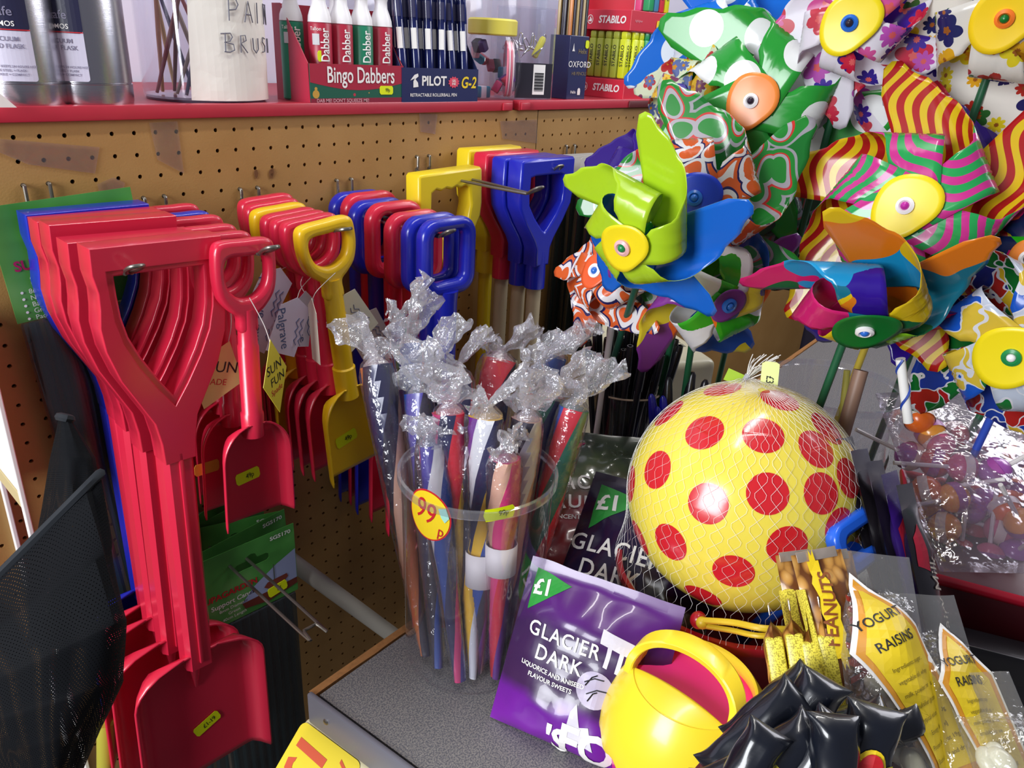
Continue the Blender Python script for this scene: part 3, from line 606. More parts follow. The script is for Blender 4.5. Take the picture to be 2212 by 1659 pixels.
for i in range(12):
    x = -.034+.0062*i; a = 40+47*i; z = .080+.006*((i*5) % 4); y = -.016+.009*((i*3) % 4)
    pth = [(0, 0, .012), (.004, 0, .010), (.005, 0, -.008), (.0, 0, -.012), (-.005, 0, -.008), (-.005, 0, .008), (-.001, 0, .010), (.0025, 0, .006), (.0025, 0, -.006)]
    o = mk('metal_clip', tube(smooth_path(pth, 3), .0010, 6), SILV); o.matrix_world = qM @ T(x, y, z) @ R('Y', a) @ R('Z', 30*i); tag(o, 'small silver wire clip loose in the square clear tub', 'clip', 'clips in the square tub')
o = mk('highlighter_stub', lathe([(.005, 0), (.006, .002), (.006, .034), (.004, .038), (0, .038)], 12), mat('yellow_stub', 'e8e040', .4)); o.matrix_world = qM @ T(.012, -.012, .072) @ R('Y', 30); tag(o, 'short yellow plastic stick among the silver clips', 'plastic stick')
RWB = mat('pink_band_rubber', 'd86a80', .5); RWW = mat('white_band_rubber', 'e8d8dc', .5)
for i in range(4):
    pts = [(.036*math.cos(a)+.0, -.0, .044*math.sin(a)+.05) for a in [PI*.5+PI*2*j/28 for j in range(28)]]
    o = mk('rubber_band', tube(pts, .0019, 6, closed=True), RWB if i % 2 == 0 else RWW); o.matrix_world = T(.782+.0045*i, .028, SZ+.001) @ R('Z', 50); tag(o, ['pink hoop outermost of four between jar and square tub', 'white hoop second of four between jar and square tub', 'pink hoop third of four between jar and square tub', 'white hoop nearest the square tub'][i], 'hoop', 'pink and white hoops')
# ---- pencils in a navy carton
t = thing('pencil_carton', 'navy carton of upright pencils with white lettering', 'pencil box', T(.945, .022, SZ))
cw = .055
mk('carton', box(cw, .05, .112, (cw/2, .025, .056), .001), NAVY, t, smooth=False)
decal('lettering', text2d('OXFORD', .015, spacing=1.1, bold=.008), plane_S, WHITE, t, 0, T(.0315, .062, 0), off=.0008)
decal('lettering', text2d('HB PENCILS', .0085), plane_S, mat('dull_gold_print', '8a7850', .5), t, 0, T(.032, .046, 0), off=.0008)
decal('lettering', text2d('Helix', .0115, bold=.01), plane_S, mat('dull_gold_print', '8a7850', .5), t, 0, T(.037, .085, 0), off=.0008); decal('lettering', text2d('Helix', .0075, bold=.01), plane_S, WHITE, t, 0, T(.018, .013, 0), off=.0008)
crest = [(-.004, 0), (.004, 0), (.0045, .006), (.0035, .011), (0, .013), (-.0035, .011), (-.0045, .006)]
decal('crest', fill2d(crest), plane_S, WHITE, t, 0, T(.035, .008, 0), off=.0008); decal('crest', fill2d([(0, .014), (.002, .004), (.004, 0), (-.004, 0), (-.002, .004)]), plane_S, WHITE, t, 0, T(.010, .085, 0), off=.0008)
price_label(t, T(.049, -.0012, .098), None, .010, .014)
PCOL = [('d8863a', 'orange'), ('2a2438', 'black'), ('c0a468', 'gold'), ('3a3048', 'dark'), ('c8b080', 'pale gold'), ('1e1e28', 'jet black')]
pc0 = {}
for i in range(6):
    for j in range(3):
        h, cn = PCOL[(i+j) % 6]; Mx = T(.949+.0088*i, .029+.014*j, SZ+.1105)
        lb = '%s pencil standing in the navy carton, %s row' % (cn, ['front', 'middle', 'back'][j])
        if cn not in pc0:
            o = thing('pencil', lb, 'pencil', Mx, 'pencils in the navy carton'); pc0[cn] = o
            mk('pencil_shaft', lathe([(.0036, 0), (.0036, .085), (.0, .085)], 6), mat('pencil_'+cn.replace(' ', '_'), h, .3), o, smooth=False); mk('pencil_tip', lathe([(.0037, .0851), (.0012, .1), (0, .101)], 8), mat('pencil_wood', 'd0a878', .6), o)
        else: dup(pc0[cn], Mx, lb)
# ---- highlighter stand
t = thing('display_box', 'red two-tier card display stand full of highlighters', 'display box', T(1.100, .002, SZ))
sw, sd = .16, .115
REDC = mat('red_carton', 'd0283e', .4)
mk('lower_tray', box(sw, sd, .037, (sw/2, sd/2, .0185), .001), REDC, t, smooth=False); mk('upper_tray', box(sw, sd, .037, (sw/2, sd/2, .146), .001), REDC, t, smooth=False)
mk('back_panel', box(sw, .003, .22, (sw/2, sd-.002, .11), .0005), REDC, t, smooth=False); mk('side_panel', box(.003, .02, .13, (sw-.003, .01, .085), .0005), REDC, t, smooth=False)
left_S = lambda x, z, o: (-o, -x, z)
for z in (.019, .146):
    decal('lettering', text2d('STABILO', .0185, shear=.15, sx=.95, bold=.03), left_S, WHITE, t, 0, T(-sd*.40, z, 0), off=.001)
    decal('logo_ring', ext2d([[(.0075*math.cos(a*PI/12), .0085*math.sin(a*PI/12)) for a in range(24)], [(.0063*math.cos(a*PI/12), .0073*math.sin(a*PI/12)) for a in range(24)]], 0), left_S, WHITE, t, 0, T(-sd*.88, z, 0), off=.001)
    decal('logo_mark', fill2d([(-.004, -.004), (.004, -.004), (.004, .002), (.001, .001), (.002, .005), (-.001, .004), (-.001, -.001), (-.004, -.001)]), left_S, WHITE, t, 0, T(-sd*.88, z, 0), off=.001)
decal('lettering', text2d('highlighter', .006), plane_S, mat('pale_pink_print', 'd8a0a8', .5), t, 0, T(.025, .146, 0), off=.001)
decal('logo_ring', ext2d([[(.0075*math.cos(a*PI/12), .0085*math.sin(a*PI/12)) for a in range(24)], [(.0063*math.cos(a*PI/12), .0073*math.sin(a*PI/12)) for a in range(24)]], 0), plane_S, WHITE, t, 0, T(.118, .147, 0), off=.001)
decal('lettering', text2d('STABILO', .0165, align='LEFT', shear=.15, bold=.03), plane_S, WHITE, t, 0, T(.129, .146, 0), off=.001)
price_label(t, T(.096, -.0012, .142), None, .017, .016, YELP)
def highlighter(Mx, label, cm, grp, dark=None):
    o = thing('highlighter', label, 'highlighter', Mx, grp)
    mk('body', box(.0165, .0165, .074, (0, 0, .039), .003), cm, o); mk('cap', box(.0150, .0150, .014, (0, 0, .082), .003), dark or cm, o)
    for s, M2 in (('STABILO', T(-.0084, 0, .044) @ R('Z', -90)), ('STABILO', T(0, -.0084, .044))): mk('lettering', xf(text2d(s, .0105, bold=.02), M2 @ R('Y', -90) @ R('X', 90)), BLACK, o, smooth=False)
FY = mat('fluorescent_yellow', 'dce626', .35); FYD = mat('yellow_green_plastic', 'a8b43c', .35)
ordn = ['first', 'second', 'third', 'fourth', 'fifth', 'sixth']
for i in range(5): highlighter(T(1.111, .018+.0195*i, SZ+.037), ordn[i]+' yellow highlighter counted back from the stand corner', FY if i < 1 else FYD, 'highlighters in the stand')
for i in range(7):
    cc, nm = [(FY, 'bright yellow'), (FY, 'vivid yellow'), (mat('fluorescent_green', '2ea868', .35), 'green'), (mat('highlighter_blue', '4a90b8', .35), 'blue'), (mat('highlighter_red', 'd83848', .35), 'red'), (mat('highlighter_orange', 'e89030', .35), 'orange'), (mat('highlighter_pink', 'e05a90', .35), 'pink')][i]
    highlighter(T(1.131+.0185*i, .013, SZ+.037), nm+' highlighter on the front side of the lower tray', cc, 'highlighters in the stand')
for i in range(6):
    cc = [MC['fluorescent_green'], MC['highlighter_blue'], MC['highlighter_red'], FY, MC['highlighter_pink'], FYD][i]; nm = ['green', 'blue', 'red', 'yellow', 'pink', 'lime'][i]
    highlighter(T(1.178+.0185*(i % 4), .02+.02*(i//4), SZ+.1645), nm+' highlighter standing in the upper tray', cc, 'highlighters in the upper tray')
for i in range(5):
    o = thing('marker_pack', ['first', 'second', 'third', 'fourth', 'fifth'][i]+' pale marker pack counted from the jar in the back shelf row', 'pack', T(.62+.13*i, .24, SZ), 'pale packs along the back of the shelf')
    mk('clear_sleeve', box(.10, .05, .2, (0, 0, .1), .004), clear('pale_pack_film', white=.35, base=.05), o); mk('card_insert', box(.09, .002, .19, (0, .018, .1), .0005), mat('pale_insert_%d' % (i % 3), ['d8d0e0', 'c8d4e8', 'e8dce0'][i % 3], .6), o)
# ================================================================ counter goods
def perp_ellipse(n): pass
# ---- tub of wrapped kites
TX, TY, TRB, TRT, TH = .2190, -.509, .072, .077, .232
t = thing('clear_tub', 'tall clear round tub full of wrapped kites, sticker 99p', 'tub', (TX, TY, CZ))
mk('tub_wall', lathe([(TRB-.006, 0), (TRB-.001, .002), (TRB, .008), (TRT, TH)], 64, cap=False), TUBP, t)
mk('rim', lathe([(TRT+.0008, TH-.010), (TRT+.0035, TH-.009), (TRT+.0035, TH-.001), (TRT+.0008, TH)], 64, cap=False), clear('tub_rim_plastic', tint=(240, 240, 246), base=.10, rough=.1, white=.15), t)
def ctow(px, py, z0=CZ):
    """angle on the tub facing a pixel, and the height"""
    r_ = ray(px, py); o = CAM-Vector((TX, TY, 0)); rr = (TRB+TRT)/2+.003
    a = r_.x**2+r_.y**2; b = 2*(o.x*r_.x+o.y*r_.y); c = o.x**2+o.y**2-rr*rr; D = max(0, b*b-4*a*c); s = (-b-math.sqrt(D))/(2*a); p = CAM+r_*s
    return math.atan2(p.x-TX, -(p.y-TY)), p.z-z0
def tubS(a0, z0):
    return lambda x, z, off: ((TRB+(TRT-TRB)*(z+z0)/TH+.0012+off)*math.sin(x/.082+a0), -(TRB+(TRT-TRB)*(z+z0)/TH+.0012+off)*math.cos(x/.082+a0), z+z0)
a0, z0 = ctow(927, 1112); S = tubS(a0, z0)
circ = lambda r, n=40, sx=1: [(r*math.cos(2*PI*i/n)*sx, r*math.sin(2*PI*i/n)) for i in range(n)]
st = decal('round_sticker', fill2d(circ(.0275, 48, .92)), S, REDP, t, .005); st['label'] = 'round yellow sticker reading 99p with red border'
decal('sticker_face', fill2d(circ(.0258, 48, .92)), S, YELP, st, .005, off=.0010)
decal('lettering', text2d('99', .034, sx=.72), S, REDP, st, .004, T(-.003, .003, 0) @ R('Z', -14), off=.0016); decal('lettering', text2d('p', .017, sx=.8), S, REDP, st, .004, T(.0145, -.0135, 0) @ R('Z', -10), off=.0016)
decal('torn_foil', fill2d([(.012, .012), (.020, .014), (.0235, .004), (.019, -.002), (.015, .003)]), S, mat('torn_foil', 'a8e0d0', .3), st, .005, off=.0018)
a0, z0 = ctow(1078, 1108); S2 = tubS(a0, z0)
lp = [(-.0155, 0), (-.0135, -.0068), (.0135, -.0068), (.0155, -.002), (.0155, .004), (.0135, .0068), (-.0135, .0068)]
pl = decal('price_label', fill2d(lp), S2, LIME, t, .005, R('Z', 6), off=.0008); pl['label'] = 'small fluorescent yellow price sticker'
decal('lettering', text2d('99p', .0085, sx=.8), S2, BLACK, pl, .004, T(.004, .001, 0) @ R('Z', 6), off=.0014)
KC = {n: mat('kite_'+n, h, .35, coat=.4) for n, h in dict(red='d0283a', yellow='e8b828', green='1e6a54', blue='24489a', purple='6a2a8a', pink='d83a7a', navy='1e2050', orange='e08040', peach='d8a890', dark='2a2238', teal='2a6878', white='d8d8dc', violet='50489a').items()}
SLV = mat('kite_paper_sleeve', 'd6d0d4', .6)
def kite(pt, pb, r, cols, label, twist=1.6, open_=.3, bow=0, sleeve=None, seed=0, bowlen=.045):
    pt, pb = Vector(pt), Vector(pb); ax = pt-pb; L_ = ax.length
    g = thing('wrapped_kite', label, 'kite', frame(pb, x=(1, .3, 0), z=ax), 'wrapped kites in the tub')
    N = 18; n = 18; V, F, fm = [], [], []
    for j in range(N+1):
        v = j/N; rr = r*(.42+.58*min(1, v*1.25))*(1-.10*math.sin(v*9+seed)); tw = twist*v*3.2
        for i in range(n):
            a = 2*PI*i/n+tw; q = rr*(1+.10*math.sin(3*a+seed)+.05*math.sin(7*a)); V.append((q*math.cos(a), q*math.sin(a), L_*v))
    for j in range(N):
        for i in range(n): F.append((j*n+i, j*n+(i+1) % n, (j+1)*n+(i+1) % n, (j+1)*n+i)); fm.append((i*len(cols)//n) % len(cols))
    F.append(tuple(range(n-1, -1, -1))); fm.append(0); F.append(tuple(N*n+i for i in range(n))); fm.append(0)
    mk('rolled_fabric', (V, F), [KC[c] for c in cols], g, fm=fm)
    if sleeve is not None: mk('paper_sleeve', lathe([(r*1.06, L_*sleeve), (r*1.10, L_*(sleeve+.13))], 16, cap=False), SLV, g, solid=.0006)
    # cellophane tube, neck and crumpled bow
    prof = [(r*.5, .002)]+[(r*(.52+.62*min(1, v*1.25))*(1.06+.04*math.sin(v*30+seed)), L_*v) for v in [.1, .25, .4, .55, .7, .85, .97]]+[(r*1.0, L_+.004), (r*.55, L_+.011)]
    mk('cellophane_wrap', lathe(prof, 14, cap=False), FILM, g)
    rnd = random.Random(seed*13+5); V, F = [], []
    bl = bowlen; m_, n_ = 15, 22; bd = Vector((math.cos(bow)*.9, math.sin(bow)*.9, .35)).normalized(); up = Vector((0, 0, 1))
    side = bd.cross(up).normalized(); c0 = Vector((0, 0, L_+.010))
    for lobe in (1, -1):
        b0_ = len(V); ln = bl*(1 if lobe > 0 else .55)
        for j in range(m_+1):
            v = j/m_; w_ = (.007+.030*v**.8)*(.9+.35*nz((seed+v*2, lobe, 3)))
            cc = c0+(bd*lobe*(.75 if lobe > 0 else .5)+up*.45)*(ln*v)
            for i in range(n_+1):
                u = 2*i/n_-1; a = u*2.6
                q = side*(math.sin(a)*w_*.75)+up.lerp(-bd*lobe, .35)*(math.cos(a)*w_*.45)
                cr = Vector((nz((u*4.2+seed, v*4.0, lobe)), nz((u*4.2, v*4.0+seed, 7+lobe)), nz((u*4.2+3, v*4.0, seed+lobe))))*(.011*(v+.15))
                V.append(tuple(cc+q+cr))
        for j in range(m_):
            for i in range(n_): a = b0_+j*(n_+1)+i; F.append((a, a+1, a+n_+2, a+n_+1))
    mk('twisted_film_top', (V, F), CRUMP, g, angle=8)
    mk('film_neck', lathe([(r*.95, L_-.003), (r*.80, L_+.003), (r*.40, L_+.009), (r*.35, L_+.012)], 14, cap=False), CRUMP, g)
    return g
CRUMP = clear('crumpled_film', tint=(248, 248, 252), base=.26, rough=.08, white=.24, bump=.6, bscale=170)
def tb(a, r=.5): return (TX+TRB*r*math.cos(math.radians(a)), TY+TRB*r*math.sin(math.radians(a)), CZ+.008)
# top pixel, depth, bottom (angle, radius share), roll radius, colours, label, bow direction, sleeve
KT = [((868, 700), .93, (100, .55), .015, ['green', 'red', 'navy'], 'wrapped kite with green and red stripes, tallest at the back left', 0.3, None),
      ((885, 745), .885, (130, .6), .0145, ['red', 'green', 'blue'], 'wrapped kite with red, green and blue stripes below the tallest', 1.2, .50),
      ((812, 790), .84, (160, .72), .0165, ['peach', 'orange', 'dark', 'navy', 'dark'], 'wrapped kite with orange and dark stripes leaning out far left', 2.6, None),
      ((945, 795), .86, (60, .3), .0135, ['violet', 'navy', 'dark'], 'wrapped kite with violet and navy stripes left of centre', -.4, None),
      ((988, 815), .875, (20, .45), .0165, ['red', 'green', 'navy'], 'wrapped kite with red and dark green panels in the middle', .2, None),
      ((1078, 780), .93, (80, .62), .022, ['red', 'orange', 'red', 'dark'], 'fat wrapped kite mostly red behind the middle ones', 1.0, None),
      ((970, 890), .775, (205, .40), .0155, ['red', 'yellow', 'dark', 'pink', 'navy'], 'wrapped kite with red and yellow panels at the front centre', 2.2, None),
      ((1052, 900), .765, (-125, .62), .0155, ['yellow', 'blue', 'dark', 'purple', 'white', 'navy'], 'wrapped kite with yellow and blue panels at the front', .7, .36),
      ((1140, 905), .78, (-80, .58), .0145, ['peach', 'dark', 'white'], 'wrapped kite with pale peach edge and puffed clear top', 1.9, None),
      ((1165, 800), .885, (10, .25), .0135, ['navy', 'orange', 'dark'], 'wrapped kite with navy and orange stripes right of centre', .1, None),
      ((1198, 770), .92, (40, .66), .0155, ['red', 'green', 'blue'], 'wrapped kite with red, green and blue tip at the back right', .0, None),
      ((1192, 855), .83, (-20, .38), .0150, ['red', 'green', 'navy'], 'wrapped kite with red and green tip leaning right', .2, None),
      ((1240, 880), .80, (-45, .64), .0150, ['green', 'red', 'blue', 'red'], 'wrapped kite with green and bright red stripes leaning far right', .0, None),
      ((905, 850), .83, (185, .72), .0140, ['navy', 'dark', 'blue', 'violet', 'dark'], 'dark navy wrapped kite at the left side of the tub', 2.0, None),
      ((1010, 960), .79, (230, .74), .0120, ['yellow', 'white', 'dark'], 'thin wrapped kite with pale yellow stripe behind the round sticker', 1.4, None),
      ((1090, 990), .75, (-105, .80), .0150, ['pink', 'red', 'purple', 'dark', 'peach'], 'wrapped kite with pink and red lower panels at the tub front', .9, .50),
      ((930, 960), .775, (215, .80), .0140, ['blue', 'navy', 'pink', 'violet', 'white'], 'wrapped kite with blue and pink panels near the round sticker', 2.8, None)]
for i, (pp, d, (ba, br), r, cols, lb, bow, sl) in enumerate(KT):
    kite(at(*pp, d=d), tb(ba, br), r, cols, lb, 1.3+.3*(i % 3), bow=-bow-.5, sleeve=sl, seed=i+1, bowlen=.055 if i < 14 else .02)
# ---- printed bags
def pillow(w, h, th, seed=0, nu=28, nv=34, wr=.0035, seal=.012, pinch=.12):
    """bag standing on z=0, front towards -y; returns mesh and front surface function"""
    def S(x, z, off=0, sgn=-1):
        u = max(-1, min(1, 2*x/w)); v = max(0, min(1, z/h))
        e = min(1, max(0, (h-seal-z)/(h*.25))) if z < h-seal else 0; eb = max(0, min(1, z/(h*.18)))
        f = (1-abs(u)**2.6)*math.sin(e*PI/2)*math.sin(eb*PI/2)**.6
        y = sgn*(th/2*f+wr*nz((x*45+seed, z*45, seed*1.7+sgn))*min(1, f*3)+wr*.7*nz((x*18, z*60+seed, 5))*min(1, f*3+.15))
        xx = x*(1-pinch*f*.5*(1-abs(2*v-1)))
        return (xx, y+sgn*off, z+.002*nz((x*25, seed, 1))*(v > .9))
    V, F, UV = [], [], []
    for sgn in (-1, 1):
        b = len(V)
        for j in range(nv+1):
            for i in range(nu+1): x = w*(i/nu-.5); z = h*j/nv; V.append(S(x, z, 0, sgn)); UV.append((i/nu, j/nv))
        for j in range(nv):
            for i in range(nu):
                a = b+j*(nu+1)+i; F.append((a, a+1, a+nu+2, a+nu+1) if sgn < 0 else (a, a+nu+1, a+nu+2, a+1))
    return V, F, UV, S
def bag(name, label, cat, M, w, h, th, m, seed, group=None, **kw):
    t = thing(name, label, cat, M, group); V, F, UV, S = pillow(w, h, th, seed, **kw)
    b = mk('bag_film', (V, F), m, t, uv=UV, angle=70); return t, S
def bagM(pbl, pbr, ptop):
    """matrix from bottom-left, bottom-right (seen from the front) and a top point"""
    pbl, pbr, ptop = Vector(pbl), Vector(pbr), Vector(ptop); mid = (pbl+pbr)/2
    x = (pbr-pbl).normalized(); z = ptop-mid; z = (z-x*z.dot(x)).normalized(); return frame(mid, x=x, y=z.cross(x))
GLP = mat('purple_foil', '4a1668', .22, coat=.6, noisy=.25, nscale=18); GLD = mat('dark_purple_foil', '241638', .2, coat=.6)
k = NT('glacier_purple'); uvn = k.add('ShaderNodeSeparateXYZ', Vector=k.uv()).outputs; fz_ = k.add('ShaderNodeTexNoise', Vector=k.uv(), Scale=3.0).outputs[0]
k.link(k.ramp(k.math('ADD', uvn[1], k.math('MULTIPLY', k.math('SUBTRACT', fz_, .5), .25)), [(0, lin('7a1ea0')), (.22, lin('6a1a92')), (.30, lin('3a1c4c')), (.62, lin('3a2050')), (.78, lin('561c74')), (1, lin('561c74'))], 'LINEAR'), k.b.inputs['Base Color'])
k.b.inputs['Roughness'].default_value = .3; k.b.inputs['Coat Weight'].default_value = .3; GLAC = k.m
def glacier(M, label, seed, w=.165, h=.235, th=.05, m=None, words=('GLACIER', 'DARK'), sub=('LIQUORICE AND ANISEED', 'FLAVOUR SWEETS'), trim=GREENP, full=True):
    t, S = bag('sweet_bag', label, 'sweet bag', M, w, h, th, m or GLAC, seed, 'bags of sweets on the counter')
    q = h/.232; Q0 = S; S = lambda x, z, off: Q0(x*q, z*q, off); h /= q; w /= q
    x0, z1 = -w/2+.012, h-.014
    c_ = decal('price_corner', fill2d([(x0, z1), (x0+.056, z1-.008), (x0+.002, z1-.056)]), S, trim, t, .008); c_['label'] = 'corner flash reading one pound'
    decal('lettering', text2d('£1', .028, bold=.03), S, WHITE, c_, .006, T(x0+.0165, z1-.022, 0) @ R('Z', 10), off=.0013)
    decal('lettering', text2d(words[0], .0275, spacing=1.12, sx=.92, bold=.012), S, WHITE, t, .006, T(-.030, h-.088, 0), off=.0010)
    decal('lettering', text2d(words[1], .0275, spacing=1.12, sx=.92, bold=.012), S, WHITE, t, .006, T(-.030, h-.116, 0), off=.0010)
    decal('lettering', text2d(sub[0], .0085, sx=.98, bold=.02), S, WHITE, t, .006, T(-.034, h-.136, 0), off=.0010)
    if sub[1]: decal('lettering', text2d(sub[1], .0085, sx=.98, bold=.02), S, WHITE, t, .006, T(-.034, h-.147, 0), off=.0010)
    return t, S
gM = bagM(at(1062, 1550, z=CZ+.002), at(1380, 1690, z=CZ+.002), at(1300, 1275, d=.75))
t, S = glacier(gM, 'purple bag of liquorice sweets leaning in front, beside the watering can', 3, w=.158, h=.166)
SILVW = mat('silver_white_print', 'dcd8e4', .4)
decal('bar_motif', fill2d([(.022, .158), (.066, .150), (.066, .168), (.020, .176)]), S, SILVW, t, .006); decal('bar_motif', fill2d([(.033, .130), (.039, .129), (.039, .156), (.033, .157)]), S, SILVW, t, .006); decal('bar_motif', fill2d([(.050, .127), (.056, .126), (.056, .154), (.050, .155)]), S, SILVW, t, .006)
decal('round_motif', fill2d([(.030+.026*math.cos(a*PI/14), .098+.024*math.sin(a*PI/14)) for a in range(28)]), S, mat('pale_motif', 'b8aec8', .4), t, .006)
for a, b in (((.014, .104), (.040, .114)), ((.020, .090), (.046, .100)), ((.024, .082), (.034, .096)), ((.016, .1), (.03, .118))): mk('motif_line', tube([S(*a, .0012), S((a[0]+b[0])/2, (a[1]+b[1])/2+.004, .0012), S(*b, .0012)], .0006, 5), BLACK, t)
decal('arrow_motif', fill2d([(.004, .028), (.046, .022), (.034, .050), (.022, .046), (.012, .074), (.006, .062)]), S, SILVW, t, .006)
for s_, x, z, sz in (("'S", -.006, -.002, .050), ('FO', .035, .004, .060)): decal('lettering', text2d(s_, sz, bold=.03), S, WHITE, t, .006, T(x, z+.016, 0), off=.001)
# darker bags behind it
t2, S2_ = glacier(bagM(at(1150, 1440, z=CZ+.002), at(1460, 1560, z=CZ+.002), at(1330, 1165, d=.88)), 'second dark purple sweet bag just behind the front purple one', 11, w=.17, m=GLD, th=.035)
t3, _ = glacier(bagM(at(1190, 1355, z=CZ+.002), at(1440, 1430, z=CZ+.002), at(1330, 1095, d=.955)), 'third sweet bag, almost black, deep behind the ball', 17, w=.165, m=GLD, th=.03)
k = NT('glacier_fruits_print'); uvn = k.add('ShaderNodeSeparateXYZ', Vector=k.uv()).outputs; fz_ = k.add('ShaderNodeTexNoise', Vector=k.uv(), Scale=7.0).outputs[0]
k.link(k.ramp(k.math('ADD', uvn[1], k.math('MULTIPLY', k.math('SUBTRACT', fz_, .5), .35)), [(0, lin('701824')), (.42, lin('9a2830')), (.55, lin('5a4a34')), (.72, lin('4a5838')), (.9, lin('3a4438')), (1, lin('3a4438'))], 'LINEAR'), k.b.inputs['Base Color']); k.b.inputs['Roughness'].default_value = .22; k.b.inputs['Coat Weight'].default_value = .5
t4, _ = glacier(bagM(at(1185, 1290, z=CZ+.05), at(1400, 1310, z=CZ+.05), at(1320, 935, d=1.02)), 'green and red bag of fruit sweets left behind the ball', 23, w=.18, m=k.m, th=.035, words=('GLACIER', 'FRUITS'), sub=('MADE WITH CONCENTRATED FRUIT JUICE', ''), trim=mat('magenta_print', '98205c', .5))
# ---- dotted ball in its net, on a red bucket
BD = .79; KB = BD/.70; BC = at(1604, 1069, d=BD); BR = .1035*KB
ball = thing('play_ball', 'yellow play ball with red dots held in a white net', 'ball', BC)
mk('ball_skin', sph(BR, n=96, m=64), mat('ball_yellow', 'f0dc54', .22, coat=.5, sss=.15), ball)
def bdir(px, py):
    r_ = ray(px, py).normalized(); oc = CAM-BC; b = oc.dot(r_); c = oc.dot(oc)-BR*BR; D = b*b-c
    s = -b-math.sqrt(D) if D > 0 else -b
    return (CAM+r_*s-BC).normalized()
DOTS = [(1520.6, 932.6), (1649, 939), (1764.7, 968.8), (1788, 923.6), (1835, 1032), (1776, 1065.7), (1658.8, 1066.5), (1528.6, 1088), (1417.5, 1014), (1442.9, 891), (1560, 838.6), (1685, 862), (1360.8, 1044.8), (1380, 1162), (1446.5, 1172.4), (1584, 1236.4), (1517, 1289), (1701.5, 1180), (1815, 1140.6)]
dirs = [bdir(*p) for p in DOTS]
rnd = random.Random(4)
for _ in range(900):
    z = rnd.uniform(-1, 1); a = rnd.uniform(0, 2*PI); q = Vector((math.sqrt(1-z*z)*math.cos(a), math.sqrt(1-z*z)*math.sin(a), z))
    if q.dot((CAM-BC).normalized()) < -.05 and all(q.dot(d_) < .88 for d_ in dirs): dirs.append(q)
dot_v = cutgrid(fill2d(circ(.0168*KB, 28)), .008); BDOT = mat('ball_red', 'd0242c', .22, coat=.5)
for q in dirs:
    Mq = frame((0, 0, 0), y=(0, 0, 1) if abs(q.z) < .95 else (0, 1, 0), z=q)
    mk('printed_dot', ([tuple((Mq @ Vector((x, y, BR))).normalized()*(BR+.0002)) for x, y, z in dot_v[0]], dot_v[1]), BDOT, ball)
# red bucket
KX, KY = BC.x+.004, BC.y+.0
bk = thing('bucket', 'red seaside bucket under the dotted ball with yellow cord handle', 'bucket', (KX, KY, CZ))
mk('bucket_body', lathe([(.0, 0), (.086, 0), (.088, .003), (.117, .102), (.1205, .103), (.1215, .108), (.1205, .113), (.1155, .113), (.1135, .105), (.084, .006), (0, .006)], 56, cap=False), mat('bucket_red', 'a81624', .3, coat=.3), bk)
hdl = []
e1 = at(1518, 1340, d=.715); e2 = at(1655, 1358, d=.67)
l1 = e1-Vector((KX, KY, CZ)); l2 = e2-Vector((KX, KY, CZ)); l3 = at(1760, 1360, d=.69)-Vector((KX, KY, CZ))
mk('handle', join(tube(smooth_path([l1, (l1+l2)/2+Vector((0, 0, .002)), l2, l3], 6), .003, 8), tube(smooth_path([l1+Vector((0, 0, -.006)), (l1+l2)/2+Vector((0, 0, -.007)), l2+Vector((0, 0, -.008)), l3], 6), .0026, 8), sph(.006, l1+Vector((0, 0, -.003)), s=(1, 1, 1))), mat('cord_yellow', 'd8b828', .4), bk)
mk('handle_lug', xf(sph(.008, s=(1, 1, 1.1)), T(*(l1+Vector((.004, .006, -.006))))), MC['bucket_red'], bk)
# net: zig-zag strands from the knot over ball and bucket
nt = thing('carry_net', 'white mesh carry net stretched over the dotted ball and bucket', 'net', BC)
NETM = mat('white_net_cord', 'f0eee8', .4)
spd = at(1868, 1150, d=.74)-BC     # handle of the blue spade pushes the net out
sa = math.atan2(spd.y, spd.x)
def net_r(th, phi):
    """distance of the net from the ball centre for polar angle th (0=top) and azimuth phi"""
    r = BR+.0014
    if th > 1.75:
        zz = -math.cos(th); tgt = .121/max(.25, math.sin(th)); k_ = min(1, (th-1.75)/.45); r = r*(1-k_)+min(tgt, .215)*k_
    dphi = (phi-sa+PI) % (2*PI)-PI
    bul = math.exp(-(dphi/.34)**2)*math.exp(-((th-1.85)/.5)**2)
    dph2 = (phi-(sa+2.6)+PI) % (2*PI)-PI
    return r+.034*bul+.006*math.exp(-(dph2/.5)**2)*math.exp(-((th-2.0)/.4)**2)
strands = []
NS = 46
for s_ in range(NS):
    for par in (0, 1):
        pts = []
        for j in range(68):
            th = .05+2.18*j/67; cell = .13; ph = th/cell; tri = abs((ph % 2)-1)*2-1
            amp = (PI/NS)*(1.0 if j > 3 else .3)*.92
            phi = 2*PI*s_/NS+(tri if par == 0 else -tri)*amp
            r = net_r(th, phi); pts.append((r*math.sin(th)*math.cos(phi), r*math.sin(th)*math.sin(phi), r*math.cos(th)))
        strands.append(tube(pts, .00014, 3, caps=False))
o = mk('net_mesh', join(*strands), NETM, nt); o['kind'] = 'stuff'
kn = Vector((0, 0, BR+.004)); tails = []
kp = at(1611, 822, d=.79)-BC
for i in range(34):
    a = i*2.399; rr = .025*math.sqrt((i+.5)/34)*1.7; b_ = Vector((math.cos(a)*rr, math.sin(a)*rr, 0)); b_.z = math.sqrt(max(0, (BR+.001)**2-rr*rr))
    tails.append(tube(smooth_path([b_, b_.lerp(kp, .6)+Vector((0, 0, .003)), kp], 4), .0003, 3, caps=False))
